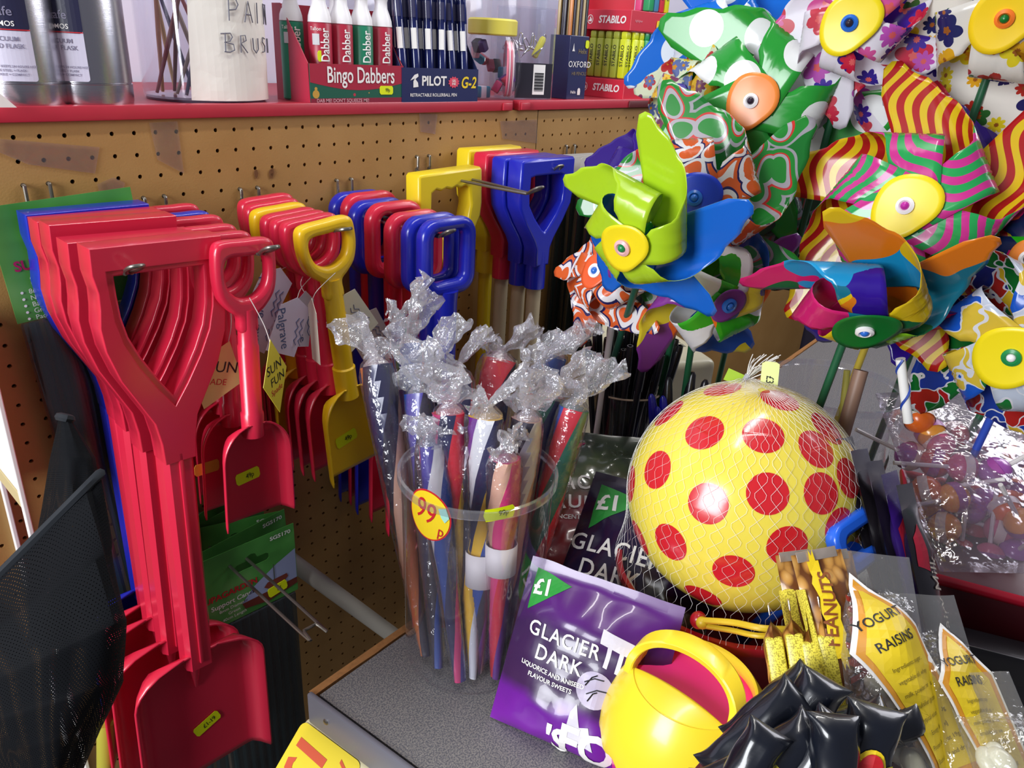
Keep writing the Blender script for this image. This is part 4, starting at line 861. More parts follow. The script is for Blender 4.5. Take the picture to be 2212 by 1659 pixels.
for i in range(26):
    e_ = at(1655+rnd.uniform(-34, 34), 785+rnd.uniform(-22, 18), d=.785+rnd.uniform(-.01, .02))-BC; tails.append(tube(smooth_path([kp, kp.lerp(e_, .5)+Vector((rnd.uniform(-.003, .003), rnd.uniform(-.003, .003), .003)), e_], 4), .0005, 3, caps=False))
mk('gathered_top', join(*tails), NETM, nt); mk('knot', tube([kp-Vector((.003, 0, .004)), kp, kp+Vector((.003, 0, .006))], [.002, .004, .003], 8), mat('knot_clip', 'a8a8ac', .3), nt)
lbM = frame(at(1662, 820, d=.772)-BC, x=DWN-RGT*.1, y=FWD+RGT*.2)
price_label(nt, lbM, '£3·9', .036, .017, mat('pale_price_label', 'e8f0a0', .5))
lb2 = frame(at(1590, 815, d=.80)-BC, x=RGT+DWN*.3, y=FWD); mk('green_tag', xf(ext2d([[(-.012, -.006), (.010, -.008), (.013, .004), (-.010, .007)]], .0006), lb2 @ R('X', 90)), mat('lime_tag', 'a8cc40', .5), nt, smooth=False)
# blue spade in the bucket
bs = thing('toy_spade', 'small blue toy spade standing in the bucket beside the ball', 'spade', T(0, 0, 0))
h1, h2, h3 = at(1800, 1205, d=.675), at(1908, 1128, d=.715), at(1885, 1180, d=.74)
dirx = (h2-h1).normalized(); bs.matrix_world = frame((h1+h2)/2, x=dirx, y=FWD)
outl = [(x, z) for x, z in rrect(.074, .048, .015, 5)]; holl = rrect(.046, .020, .007, 4)
mk('handle', xf(ext2d([outl, holl], .014, .004, 2), R('X', 90)), mat('bright_blue_plastic', '2468e8', .3, coat=.4), bs, angle=50)
mk('shaft', tube([tuple(bs.matrix_world.inverted() @ p) for p in ((h1+h2)/2+Vector((0, 0, -.012)), ((h1+h2)/2).lerp(Vector((KX+.03, KY-.02, CZ+.012)), .5), Vector((KX+.03, KY-.02, CZ+.012)))], [.009, .008, .008], 12), MC['bright_blue_plastic'], bs)
# ---- yellow and pink watering can
P1 = at(1372, 1442, z=-.385); P2 = at(1568, 1572, z=-.385); chord = (P2-P1); chord.z = 0
can = thing('watering_can', 'toy watering can with pink body and yellow half-covered top', 'watering can', frame((.2491, -.7609, CZ), x=chord, z=(0, 0, 1)))
HT = .115; Ro = .0528
PINK = mat('pink_can_plastic', 'e8209a', .35, coat=.25); YCAN = mat('can_yellow_plastic', 'ffe034', .3, coat=.3, sss=.1)
mk('can_body', lathe([(0, 0), (Ro*1.15, 0), (Ro*1.18, .004), (Ro*1.38, HT-.050), (Ro*1.36, HT-.046), (Ro*1.10, .01), (0, .01)], 56, cap=False), PINK, can)
V, F = [], []; n = 84; prof = [(1.475, -.066), (1.485, -.062), (1.47, -.052), (1.40, -.036), (1.26, -.017), (1.10, -.004), (1.03, .0005), (.985, -.001), (.975, -.006), (1.02, -.014), (1.15, -.024)]
for j, (q, z) in enumerate(prof):
    for i in range(n): a = 2*PI*i/n; V.append((Ro*q*math.cos(a), Ro*q*math.sin(a), HT+z+(.0035*math.cos(a*16) if j < 2 else 0)))
for j in range(len(prof)-1):
    for i in range(n): F.append((j*n+i, j*n+(i+1) % n, (j+1)*n+(i+1) % n, (j+1)*n+i))
mk('yellow_rim', (V, F), YCAN, can)
V, F = [], []; m1, m2 = 12, 40
for j in range(m1+1):
    u = j/m1
    for i in range(m2+1):
        a = PI*7/6+PI*4/6*i/m2
        V.append((Ro*1.02*math.cos(a), Ro*(1.02*math.sin(a)*(1-u)-.5*u), HT-.0005+.007*math.sin(u*PI/2)*abs(math.sin((a-PI*7/6)*1.5))))
for j in range(m1):
    for i in range(m2): b = j*(m2+1)+i; F.append((b, b+1, b+m2+2, b+m2+1))
mk('half_cover', (V, F), YCAN, can, solid=.002)
mk('raised_interior', lathe([(0, HT-.015), (Ro*1.04, HT-.015)], 40, cap=False), mat('pink_inside', 'f42c8c', .4), can)  # pink can interior, a disc raised towards the rim to catch more light
V, F = [], []
arch = []
for i in range(31):
    a = PI*i/30; arch.append((-Ro*.96*math.cos(a), -Ro*.46+Ro*.42*math.sin(a), HT-.002+.038*math.sin(a)**.6))
sec = [(-.009, -.0028), (-.0075, -.004), (.0075, -.004), (.009, -.0028), (.009, .0028), (.0075, .004), (-.0075, .004), (-.009, .0028)]
for i, p in enumerate(arch):
    p = Vector(p); tn = (Vector(arch[min(i+1, 30)])-Vector(arch[max(0, i-1)])).normalized(); sd = Vector((0, 1, .25)).normalized(); nn = tn.cross(sd).normalized()
    for u, v in sec: V.append(tuple(p+sd*u+nn*v))
ns = len(sec)
for i in range(30):
    for q in range(ns): F.append((i*ns+q, i*ns+(q+1) % ns, (i+1)*ns+(q+1) % ns, (i+1)*ns+q))
mk('carry_handle', (V, F), YCAN, can)
mk('spout', tube([(Ro*1.1, Ro*.3, .02), (Ro*1.4, Ro*.4, .030), (Ro*1.6, Ro*.46, .040)], [.012, .010, .008], 12), PINK, can)
# ================================================================ pinwheels
def pat_begin(name, scale):
    k = NT(name); uv = k.add('ShaderNodeMapping', Vector=k.uv(), Scale=(scale, scale, scale)).outputs[0]
    k.b.inputs['Roughness'].default_value = .22; k.b.inputs['Coat Weight'].default_value = .3; return k, uv
def pat_end(k, col, trans=.25):
    k.link(col, k.b.inputs['Base Color'])
    tl = k.add('ShaderNodeBsdfTranslucent', Color=col)
    k.link(k.add('ShaderNodeMixShader', i0=trans, i1=k.b.outputs[0], i2=tl.outputs[0]).outputs[0], k.out.inputs[0]); return k.m
def plain(name, c):
    k, uv = pat_begin(name, 1); rgb = k.add('ShaderNodeRGB'); rgb.outputs[0].default_value = lin(c); return pat_end(k, rgb.outputs[0])
def dots_m(name, bg, fg, scale, r=.33):
    k, uv = pat_begin(name, scale); vo = k.add('ShaderNodeTexVoronoi', {'voronoi_dimensions': '2D'}, Vector=uv, Scale=1.0, Randomness=.45)
    return pat_end(k, k.mix(k.math('LESS_THAN', vo.outputs['Distance'], r), lin(bg), lin(fg)))
def stripes_m(name, c1, c2, scale, dist=3.0, rot=0.0):
    k, uv = pat_begin(name, scale); mp = k.add('ShaderNodeMapping', Vector=uv, Rotation=(0, 0, rot)).outputs[0]
    sx = k.add('ShaderNodeSeparateXYZ', Vector=mp).outputs
    wv = k.math('ADD', sx[0], k.math('MULTIPLY', k.math('SINE', k.math('ADD', k.math('MULTIPLY', sx[1], 1.25), k.math('MULTIPLY', k.math('SINE', k.math('MULTIPLY', sx[0], .5)), .8))), .55))
    fr = k.math('FRACT', wv); return pat_end(k, k.mix(k.math('LESS_THAN', fr, .5), lin(c1), lin(c2)))
def blobs_m(name, cols, scale, edge=None, warp=.5):
    k, uv = pat_begin(name, scale); nn = k.add('ShaderNodeTexNoise', {'noise_dimensions': '2D'}, Vector=uv, Scale=1.3, Detail=1.0)
    w_ = k.add('ShaderNodeVectorMath', {'operation': 'MULTIPLY_ADD'}, i0=nn.outputs['Color'], i1=(warp*2.2, warp*2.2, 0), i2=uv).outputs[0]
    vo = k.add('ShaderNodeTexVoronoi', {'voronoi_dimensions': '2D'}, Vector=w_, Scale=1.0)
    sp_ = k.add('ShaderNodeSeparateColor', i0=vo.outputs['Color']); c = k.ramp(sp_.outputs[0], [(i/len(cols), lin(h)) for i, h in enumerate(cols)])
    if edge:
        ve = k.add('ShaderNodeTexVoronoi', {'voronoi_dimensions': '2D', 'feature': 'DISTANCE_TO_EDGE'}, Vector=w_, Scale=1.0); c = k.mix(k.math('LESS_THAN', ve.outputs['Distance'], .045), c, lin(edge))
    return pat_end(k, c)
def swirl_m(name, bg, bands, scale):
    """ring bands around scattered centres, like printed scrolls"""
    k, uv = pat_begin(name, scale); nn = k.add('ShaderNodeTexNoise', {'noise_dimensions': '2D'}, Vector=uv, Scale=.8, Detail=0.0)
    w_ = k.add('ShaderNodeVectorMath', {'operation': 'MULTIPLY_ADD'}, i0=nn.outputs['Color'], i1=(.8, .8, 0), i2=uv).outputs[0]
    vo = k.add('ShaderNodeTexVoronoi', {'voronoi_dimensions': '2D'}, Vector=w_, Scale=1.0)
    return pat_end(k, k.ramp(vo.outputs['Distance'], [(0, lin(bg))]+[(p, lin(c)) for p, c in bands]))
def flowers_m(name, bg, cols, centre, scale, petals=5):
    k, uv = pat_begin(name, scale)
    col = None; base = lin(bg)
    rgb = k.add('ShaderNodeRGB'); rgb.outputs[0].default_value = base; col = rgb.outputs[0]
    for ly, (sc, off, pt) in enumerate(((1.0, (0, 0, 0), petals), (1.7, (3.3, 1.7, 0), 8))):
        u2 = k.add('ShaderNodeMapping', Vector=uv, Location=off, Scale=(sc, sc, sc)).outputs[0]
        vo = k.add('ShaderNodeTexVoronoi', {'voronoi_dimensions': '2D'}, Vector=u2, Scale=1.0, Randomness=.6)
        d_ = k.add('ShaderNodeVectorMath', {'operation': 'SUBTRACT'}, i0=u2, i1=vo.outputs['Position']).outputs[0]; sx = k.add('ShaderNodeSeparateXYZ', Vector=d_).outputs
        sp_ = k.add('ShaderNodeSeparateColor', i0=vo.outputs['Color']).outputs
        an = k.math('ADD', k.math('ARCTAN2', sx[1], sx[0]), k.math('MULTIPLY', sp_[1], 6.0))
        rr = k.math('MULTIPLY', k.math('ADD', .62, k.math('MULTIPLY', k.math('ABSOLUTE', k.math('COSINE', k.math('MULTIPLY', an, pt/2))), .38)), k.math('ADD', .26, k.math('MULTIPLY', sp_[2], .20)))
        msk = k.math('LESS_THAN', vo.outputs['Distance'], rr)
        if ly: msk = k.math('MULTIPLY', msk, k.math('GREATER_THAN', sp_[2], .45))
        fc = k.ramp(sp_[0], [(i/len(cols), lin(h)) for i, h in enumerate(cols)])
        col = k.mix(msk, col, fc)
        col = k.mix(k.math('MULTIPLY', msk, k.math('LESS_THAN', vo.outputs['Distance'], k.math('MULTIPLY', rr, .28))), col, lin(centre))
    return pat_end(k, col, .35)
def blade_geo(Rw, psi, curl, tip=1.18, na=30, nr=18, fat=1.0):
    """one blade: a sector of the sheet whose corner is bent forward to the hub; uv = flat sheet position"""
    V, F, UV = [], [], []; r_ = curl*Rw; L_ = 1.3*Rw; a_ = max(.02*Rw, (L_-PI*r_)/2)
    def bend(s, t):
        if s <= a_: return (s, t, 0)
        if s <= a_+PI*r_: f = (s-a_)/r_; return (a_+r_*math.sin(f), t, r_*(1-math.cos(f)))
        return (a_-(s-a_-PI*r_), t, 2*r_)
    for j in range(nr+1):
        for i in range(na+1):
            q = i/na; ang = math.radians(-9+(psi*57.3+34)*q)
            xs = [(0, 1.30), (.07, 1.34), (.17, 1.06), (.30, .82), (.50, .76), (.68, .84), (.84, 1.02), (.92, tip), (.96, tip*.98), (1.0, .95)]
            for (qa, ea), (qb, eb_) in zip(xs, xs[1:]):
                if q <= qb+1e-9: f = (q-qa)/(qb-qa); f = f*f*(3-2*f); edge = Rw*(ea+(eb_-ea)*f); break
            r = edge*(.05+.95*j/nr); s, t = r*math.cos(ang), r*math.sin(ang)
            x, y, z = bend(s, t); V.append((x, y, z+.07*r*(.45-q))); UV.append((s, t))
    n = na+1
    for j in range(nr):
        for i in range(na): F.append((j*n+i, j*n+i+1, (j+1)*n+i+1, (j+1)*n+i))
    return V, F, UV, 2*r_
def pinwheel(label, hub, d, Rw, face, phase, nb, mf, mb, capm, capr, hubm, hub2=None, mirror=False, curl=.20, alt=None, stick_dir=None, stick_m=None, capshape=1.0, noknob=False, stick_len=.30, tip=1.18, cap_tilt=0):
    """face = (right, up) lean of the wheel's normal away from the viewer's line"""
    c = at(*hub, d=d); view = (CAM-c).normalized(); nrm = (view+RGT*face[0]-DWN*face[1]).normalized()
    upv = -DWN
    M = frame(c, y=upv, z=nrm)
    V, F, UV, h = blade_geo(Rw, 2*PI/nb*1.02, curl, tip)
    h += .045*Rw; M = M @ T(0, 0, -h-.004)
    g = thing('pinwheel', label, 'pinwheel', M, 'pinwheels on sticks')
    for b in range(nb):
        Rz = R('Z', math.degrees(phase)+360*b/nb); sx = -1 if mirror else 1
        VV = [tuple(Rz @ Vector((x*sx, y, z))) for x, y, z in V]; FF = F if mirror else [f[::-1] for f in F]
        a = 2*PI*b/nb+phase
        UU = [(u*sx*math.cos(a)-v*math.sin(a)+.37*b, u*sx*math.sin(a)+v*math.cos(a)+.21*b) for u, v in UV]
        m0 = (alt[b % len(alt)] if alt else mf)
        o = mk('blade', (VV, FF), [m0, mb], g, uv=UU, angle=80)
        s = o.modifiers.new('sheet', 'SOLIDIFY'); s.thickness = .0004; s.offset = 0; s.material_offset = 1; s.material_offset_rim = 1; s.use_flip_normals = False
    # cap disc (slightly saddle shaped) and hub
    V2, F2 = [], []; n = 40
    for j in range(7):
        for i in range(n):
            a = 2*PI*i/n; r = capr*j/6*(1+.10*math.sin(a*2+phase)+.05*math.cos(a*3)); V2.append((r*math.cos(a)*capshape, r*math.sin(a), h+.003-.06*capr*(j/6)**2*math.cos(2*a)))
    for j in range(6):
        for i in range(n): F2.append((j*n+i, j*n+(i+1) % n, (j+1)*n+(i+1) % n, (j+1)*n+i))
    cp = mk('centre_cap', (V2, F2), capm, g, solid=.0006)
    if not noknob:
        mk('hub_ring', xf(lathe([(.006, .0), (.0085, .001), (.0085, .004), (.0055, .0055), (.0035, .003)], 20, cap=False), T(0, 0, h+.002)), hubm, g); mk('hub_pin', xf(sph(.0042, s=(1, 1, .9), n=12, m=8), T(0, 0, h+.0055)), hub2 or hubm, g)
    mk('hub_spindle', tube([(0, 0, -.012), (0, 0, h+.003)], .004, 10), hub2 or hubm, g)
    sd = M.inverted().to_3x3() @ Vector(stick_dir or (0, 0, -1)); sd.normalize(); b0 = Vector((0, 0, -.012))
    mk('stick', tube([b0-sd*.012, b0+sd*stick_len], .0042, 10), stick_m or mat('stick_green', '1e5a3a', .4), g)
    return g
PW_LIME = plain('foil_lime', 'bce02a'); PW_BLUE = plain('foil_blue', '1a6ad8'); PW_NAVY = plain('foil_navy', '20307a'); PW_PURP = plain('foil_purple', '3a1f88'); PW_GREEN = plain('foil_green', '2a9a4a'); PW_DK = plain('foil_dark_green', '12402a')
GDOT = dots_m('foil_green_white_dots', '2ea53c', 'f4f6f4', 14, .30); BDOTM = dots_m('foil_blue_white_dots', '1a78e0', 'f0f6fa', 14, .30)
RYS = stripes_m('foil_red_yellow_waves', 'e8c41e', 'b81e1e', 62, rot=.35); GPS = stripes_m('foil_green_pink_waves', '2cae5a', 'd83a98', 62, rot=.9)
MULTI = blobs_m('foil_many_colours', ['1a7890', 'e8861e', '8ac81e', 'e0287a', 'e8c81e', '36189a', '1ea0d8', '0e6a3c'], 12)
MULT2 = blobs_m('foil_white_green_orange', ['f4f2f4', '2ea01e', 'f07020', '8a3a9a', '2a58b8', 'f0eef2', '3cae28', 'e8d43a'], 14)
PUZ = blobs_m('foil_jigsaw', ['1a3a9a', 'b01e24', '0e6a2a', 'd8b428', '1e2878', 'a8221e'], 34, edge='d8d8e0', warp=.9); PUZB = blobs_m('foil_jigsaw_back', ['1c5ac8', 'e0c040', '1a7a34', 'c8d0e0'], 26, edge='e0e0e8', warp=.9)
BEACH = blobs_m('foil_beach_ball', ['f2f0f4', 'f05a20', '2cb41e', 'e0207a', 'f0f0f0', '14204a'], 16, warp=.3)
ORSW = swirl_m('foil_orange_scrolls', 'e0642e', [(.30, 'e8e4e8'), (.44, '28245e'), (.50, 'e0642e'), (.62, 'ece6e6'), (.72, 'd8582a')], 34)
GRSW = swirl_m('foil_green_scrolls', '2a9238', [(.28, 'b8b4bc'), (.38, 'd83a34'), (.43, '2a9238'), (.58, 'a8a6ae'), (.66, '1e7a30')], 24); GRSW_SHADED = swirl_m('foil_green_scrolls_shaded', '123a20', [(.28, '6a6870'), (.38, '8a2a2a'), (.43, '14401f'), (.6, '6c6a70'), (.68, '10301a')], 24)  # second print repeats the green scrolls with shade mixed into its colours
FLW = flowers_m('foil_white_flowers', 'f2eef6', ['4a2aa8', 'd8284a', 'c85ac0', 'd84a5a', '3a2a9a', 'e060a8'], 'e86a6a', 19); FLY = flowers_m('foil_cream_flowers', 'eeeae2', ['e8d82e', 'c83a2e', '3a7a3a', 'e8b428', '2a2a6a'], 'a8642a', 26); FLS = flowers_m('foil_lime_flowers', 'dfe6c8', ['f0c83a', 'c83a3a', '6a7ab0', 'f0d04a', '8a4a6a'], 'd89a2a', 30)
CAPY = mat('cap_yellow', 'f0d818', .35); CAPO = mat('cap_orange', 'ee8a3a', .3); CAPB = mat('cap_blue', '1a3ac0', .35); CAPG = mat('cap_green', '0e6e2a', .3); CAPR = mat('cap_red', 'b82438', .35)
HW = mat('hub_white', 'f4f0f0', .3); HP = mat('hub_pink', 'f0b8b8', .3); HG = mat('hub_green', '1e8a4a', .3); HB = mat('hub_blue', '2a6ac8', .3); HM = mat('hub_magenta', 'c02aa0', .3); HD = mat('hub_dark', '2a2030', .3)
BK = Vector((.15, .35, -1))
# nearest first
pinwheel('large pinwheel with red and yellow wavy stripes and yellow cap', (1955, 445), .755, .143, (-.15, .15), .30, 6, RYS, GPS, CAPY, .0315, HW, HM, stick_dir=(.05, .12, -1), stick_m=mat('stick_yellow', 'c8b040', .4))
pinwheel('pinwheel of many coloured blobs with a tilted dark green cap', (1868, 716), .725, .103, (-.10, -1.9), .15, 5, MULTI, MULTI, CAPG, .030, HW, HB, stick_dir=(.03, .12, -1), stick_m=mat('stick_green', '1e5a3a', .4))
pinwheel('jigsaw-print pinwheel with yellow cap at the right edge', (2185, 772), .72, .125, (-.35, -.45), .9, 5, PUZ, PUZB, CAPY, .033, HG, HW, stick_dir=(.1, .1, -1), stick_m=mat('stick_blue', '2a4ab0', .4))
pinwheel('plain lime and blue pinwheel with narrow yellow cap on the left', (1345, 535), .74, .096, (-.95, -.75), .91, 5, PW_LIME, PW_LIME, CAPY, .026, HP, HG, alt=[PW_LIME, PW_BLUE, PW_BLUE, PW_BLUE, PW_LIME], stick_dir=(.25, .25, -.5), stick_m=mat('stick_dark_green', '184a3a', .4), curl=.22)
pinwheel('white, green and orange pinwheel above the ball', (1575, 660), .84, .108, (.6, -.5), .2, 5, MULT2, MULT2, mat('cap_plum', '6a2a7a', .35), .02, HB, HB, stick_dir=(.2, .1, -1))
pinwheel('green pinwheel with white dots and orange cap', (1622, 218), .885, .146, (-.2, .05), .75, 5, GDOT, GDOT, CAPO, .033, HW, HD, capshape=.85, stick_dir=(.12, .10, -1), stick_m=mat('stick_green', '1e5a3a', .4))
pinwheel('green scroll-print pinwheel with round blue cap', (1500, 428), .82, .125, (-.1, .1), .25, 5, GRSW, ORSW, CAPB, .0275, HB, HB, stick_dir=(.15, .15, -1), stick_m=mat('stick_green', '1e5a3a', .4))
pinwheel('orange scroll-print pinwheel half behind the lime one', (1285, 585), .90, .080, (-.7, .3), .1, 5, ORSW, ORSW, mat('cap_orange_red', 'e05a2a', .35), .02, HW, HB, stick_dir=(.1, .1, -1), stick_m=HW)
pinwheel('white flower-print pinwheel with a big yellow cap', (1835, 50), .80, .095, (-.15, 0), .4, 5, FLW, FLW, CAPY, .030, HB, HD, stick_dir=(.1, .1, -1))
pinwheel('blue pinwheel with white dots peeping out behind the green one', (1560, 110), .97, .115, (0, 0), .5, 5, BDOTM, BDOTM, CAPY, .03, HB, HD, stick_dir=(.1, .1, -1))
pinwheel('small lime flower-print pinwheel at the upper left', (1462, 200), .95, .078, (-.6, .2), 1.2, 5, FLS, FLS, mat('cap_indigo', '3a2a8a', .35), .012, HB, HB, stick_dir=(.1, .12, -1), noknob=True)
pinwheel('white pinwheel with purple flowers and a red flower cap', (1945, 90), .83, .112, (.1, .25), .9, 5, FLW, FLW, CAPR, .026, HG, HG, stick_dir=(.1, .1, -1))
pinwheel('cream pinwheel with yellow flowers at the top right corner', (2170, 40), .72, .120, (-.15, -.25), .55, 5, FLY, FLY, mat('cap_amber', 'eec818', .35), .030, mat('hub_orange', 'f07828', .3), CAPG, stick_dir=(.1, .1, -1), curl=.22)
pinwheel('beach-ball coloured pinwheel at the right edge', (2222, 560), .74, .105, (-.5, 0), .3, 5, BEACH, BEACH, CAPO, .02, HW, HD, stick_dir=(.1, .1, -1))
pinwheel('dark purple pinwheel deep behind the striped one', (2090, 330), 1.0, .15, (0, .1), .6, 5, PW_PURP, PW_PURP, mat('cap_violet', '30186a', .35), .02, HD, HD, stick_dir=(.1, .1, -1))
pinwheel('green scroll-print pinwheel behind the blue cap, shade put into its colours', (1640, 480), .98, .11, (.1, .1), .2, 5, GRSW_SHADED, GRSW_SHADED, mat('cap_dark_green', '0e3a1e', .35), .02, HG, HG, stick_dir=(.1, .1, -1), stick_m=mat('stick_green', '1e5a3a', .4))
pinwheel('plain purple pinwheel behind the lime blades', (1370, 350), 1.02, .075, (-.3, .3), 1.0, 4, PW_PURP, PW_PURP, CAPB, .012, HD, HD, stick_dir=(.1, .1, -1), noknob=True)
pinwheel('magenta blob pinwheel peeping between the striped and jigsaw ones', (2060, 560), .80, .10, (.2, .2), .8, 6, MULTI, MULTI, CAPO, .016, HW, HD, stick_dir=(.1, .1, -1))
# ================================================================ right-hand counter clutter
def onc(px, py, z=CZ): return at(px, py, z=z)
# ---- clear pot that holds the pinwheel sticks
PC_ = at(1795, 870, d=.93)
t = thing('clear_tub', 'clear pot holding pinwheel sticks behind the ball', 'tub', (PC_.x, PC_.y, CZ))
mk('tub_wall', lathe([(0, .004), (.066, .003), (.070, .008), (.078, .27)], 48, cap=False), TUBP, t); mk('rim', lathe([(.0785, .262), (.0805, .263), (.0805, .270), (.0785, .271)], 48, cap=False), MC['tub_rim_plastic'], t)
mk('dark_label', lathe([(.0725, .03), (.0775, .19)], 40, a0=2.6, a1=5.2, cap=False), mat('dark_pot_label', '20221e', .4), t)
# loose sticks in the pot
for px0, py0, px1, py1, d, r, hx, lb in ((1860, 800, 1800, 1010, .80, .0075, '8a6a58', 'thick brown wooden stick leaning in front of the clear pot'), (1830, 800, 1812, 960, .83, .0035, 'b8b050', 'thin pale yellow stick left of the wooden stick')):
    a, b = at(px0, py0, d=d), at(px1, py1, d=d+.02); e = b+(b-a)*((CZ+.01-b.z)/(b.z-a.z)) if b.z < a.z else b
    o = mk('stick', tube([a-b, (0, 0, 0), e-b], r, 10), mat('stick_'+hx, hx, .5)); o.location = b; tag(o, lb, 'stick')
a, b = at(1945, 775, d=.78), at(1962, 912, d=.80); L_ = (b-a)
o = thing('striped_straw', 'white straw with a blue spiral stripe beside the lollipops', 'straw', a)
mk('straw', tube([(0, 0, 0), L_], .0048, 14), WHITE, o)
sp_ = []; ax = L_.normalized(); u = ax.orthogonal().normalized(); v = ax.cross(u)
for i in range(60): q = i/59; an = q*11; sp_.append(tuple(L_*q+(u*math.cos(an)+v*math.sin(an))*.0046))
mk('spiral_stripe', tube(sp_, .0016, 5, flat=1.0), mat('stripe_blue', '2848a8', .4), o)
# ---- black ball pens in a pot with a rubber band
PP = at(1350, 880, d=1.07); pz = CZ
t = thing('pen_pot', 'clear pot of black pens with a rubber band round it', 'pot', (PP.x, PP.y, pz))
mk('pot_wall', lathe([(0, .004), (.038, .003), (.041, .006), (.043, .20)], 36, cap=False), TUBP, t)
mk('rubber_band', tube([(.0442*math.cos(2*PI*i/40), .0442*math.sin(2*PI*i/40), .196+.002*math.sin(4*PI*i/40)) for i in range(40)], .0013, 6, closed=True), mat('tan_rubber', 'b8a088', .5), t)
BPN = mat('black_pen_plastic', '14141a', .3, coat=.3); BPB = mat('dark_blue_pen_plastic', '1a1ea0', .3, coat=.3)
pn0 = None
rnd = random.Random(9)
for i in range(26):
    a = i*2.399; rr = .036*math.sqrt((i+.5)/26); tl = 9*rr/.036; h_ = .25+.022*rnd.random()
    Mx = T(PP.x+rr*math.cos(a)*.75, PP.y+rr*math.sin(a)*.75, pz+.012) @ R('Z', math.degrees(a)) @ R('Y', tl) @ Matrix.Scale(h_/.27, 4, (0, 0, 1))
    lb = 'black ball pen standing in the pot with the rubber band' if i < 24 else 'black ball pen sticking out above the rest of the pot'
    if i == 25: Mx = T(PP.x, PP.y, pz+.012) @ frame((0, 0, 0), x=(0, 1, 0), z=at(1425, 740, d=1.03)-Vector((PP.x, PP.y, pz+.012))); lb = 'black ball pen leaning out to the right of the pot'
    if pn0 is None:
        pn0 = thing('ball_pen', lb, 'pen', Mx, 'black pens in the pot'); mk('barrel', lathe([(.001, 0), (.004, .012), (.0042, .20), (.0042, .23)], 10), BPN, pn0)
        mk('pen_cap', lathe([(.0052, .212), (.0056, .23), (.0050, .262), (.0040, .27), (.0028, .270), (.0025, .262)], 12), BPN, pn0); mk('clip', box(.0026, .002, .034, (0, -.0066, .246), .0005), BPN, pn0)
    else: dup(pn0, Mx, lb)
for i, (px, py, m_, lb) in enumerate(((1445, 815, BPN, 'black pen tip left of two behind the ball'), (1497, 803, BPN, 'black pen tip tilted right behind the ball'), (1525, 820, BPN, 'black pen tip nearest the net knot'), (1407, 852, BPB, 'dark blue pen tip low left of the ball'), (1432, 856, BPB, 'dark blue pen tip next to the ball edge'), (1420, 880, BPB, 'lowest dark blue pen tip left of the ball'))):
    tp = at(px, py, d=.97); bt = at(1470, 1000, d=1.0); bt = Vector((bt.x+.01*(i-2.5), bt.y, CZ+.002))
    o = thing('felt_pen', lb, 'pen', frame(bt, x=(1, 0, 0), z=tp-bt), 'pens behind the ball'); L_ = (tp-bt).length
    mk('barrel', lathe([(.002, 0), (.006, .004), (.006, L_-.05)], 12), m_, o); mk('pen_cap', lathe([(.0068, L_-.052), (.0068, L_-.03), (.0045, L_-.004), (.002, L_), (0, L_)], 14), m_, o)
# ---- cream plastic box with vent slots
q0, q1, q2 = at(1292, 722, d=1.16), at(1415, 686, d=1.32), at(1552, 778, d=1.12)
zt = q1.z; q0 = at(1292, 722, z=zt); q2 = at(1552, 778, z=zt)
cx_ = (q0+q2)/2
exx = (q0-q1); eyy = (q2-q1)
t = thing('cream_box', 'cream plastic box with vent slots behind the black pens', 'box', frame((q1.x, q1.y, CZ), x=eyy, z=(0, 0, 1)))
wx = eyy.length; xn = eyy.normalized(); wy = abs((exx-xn*exx.dot(xn)).length); hgt = zt-CZ
sgn = 1 if (t.matrix_world.inverted() @ q0).y > 0 else -1
bx = mk('shell', box(wx, wy, hgt, (wx/2, sgn*wy/2, hgt/2), .012, 4), mat('cream_plastic', 'dcd6b8', .35, coat=.2), t)
for i in range(4): mk('vent_slot', box(.012, .004, .001, (wx*.42+.016*i, sgn*.022, hgt+.0002), .0003), mat('slot_dark', '8a8a78', .6), bx)
# ---- blister packs hanging further along the wall
t0 = None
HDR = mat('grey_header_card', 'cfccc4', .6, noisy=.05); DKF = clear('dark_pack_film', tint=(170, 178, 172), base=.05, rough=.15, white=.04); CANE = mat('dark_green_cane', '1e3a2c', .5)
ordn = ['front', 'second', 'third', 'fourth', 'fifth', 'sixth', 'seventh', 'eighth', 'ninth', 'rearmost']
hook('wire hook holding grey-headed packs right of the blue handles', 37.0, 2, -.088, -.27)
for i in range(10):
    Y_ = -.245+.025*i; Mx = T(.94+.002*(i % 3), Y_, -.094) @ R('Y', (i*37 % 5)-2)
    lb = ordn[i]+' grey-headed hanging pack, counted from the hook end'
    if t0 is None:
        t0 = thing('hanging_pack', lb, 'pack', Mx, 'grey-headed packs on one hook')
        hl = rrect(.105, .052, .005, 3, c=(0, .004)); slot = rrect(.030, .007, .003, 3, c=(0, -.001))
        mk('header_card', xf(ext2d([hl, slot], .001), R('X', 90)), HDR, t0, smooth=False)
        mk('film_bag', xf(box(.10, .010, .34, (0, 0, -.19), .004), Matrix()), DKF, t0)
        for j in range(5): mk('cane', tube([(-.036+.018*j, 0, -.03), (-.036+.018*j, 0, -.35)], .0035, 8), CANE, t0)
    else: dup(t0, Mx, lb)
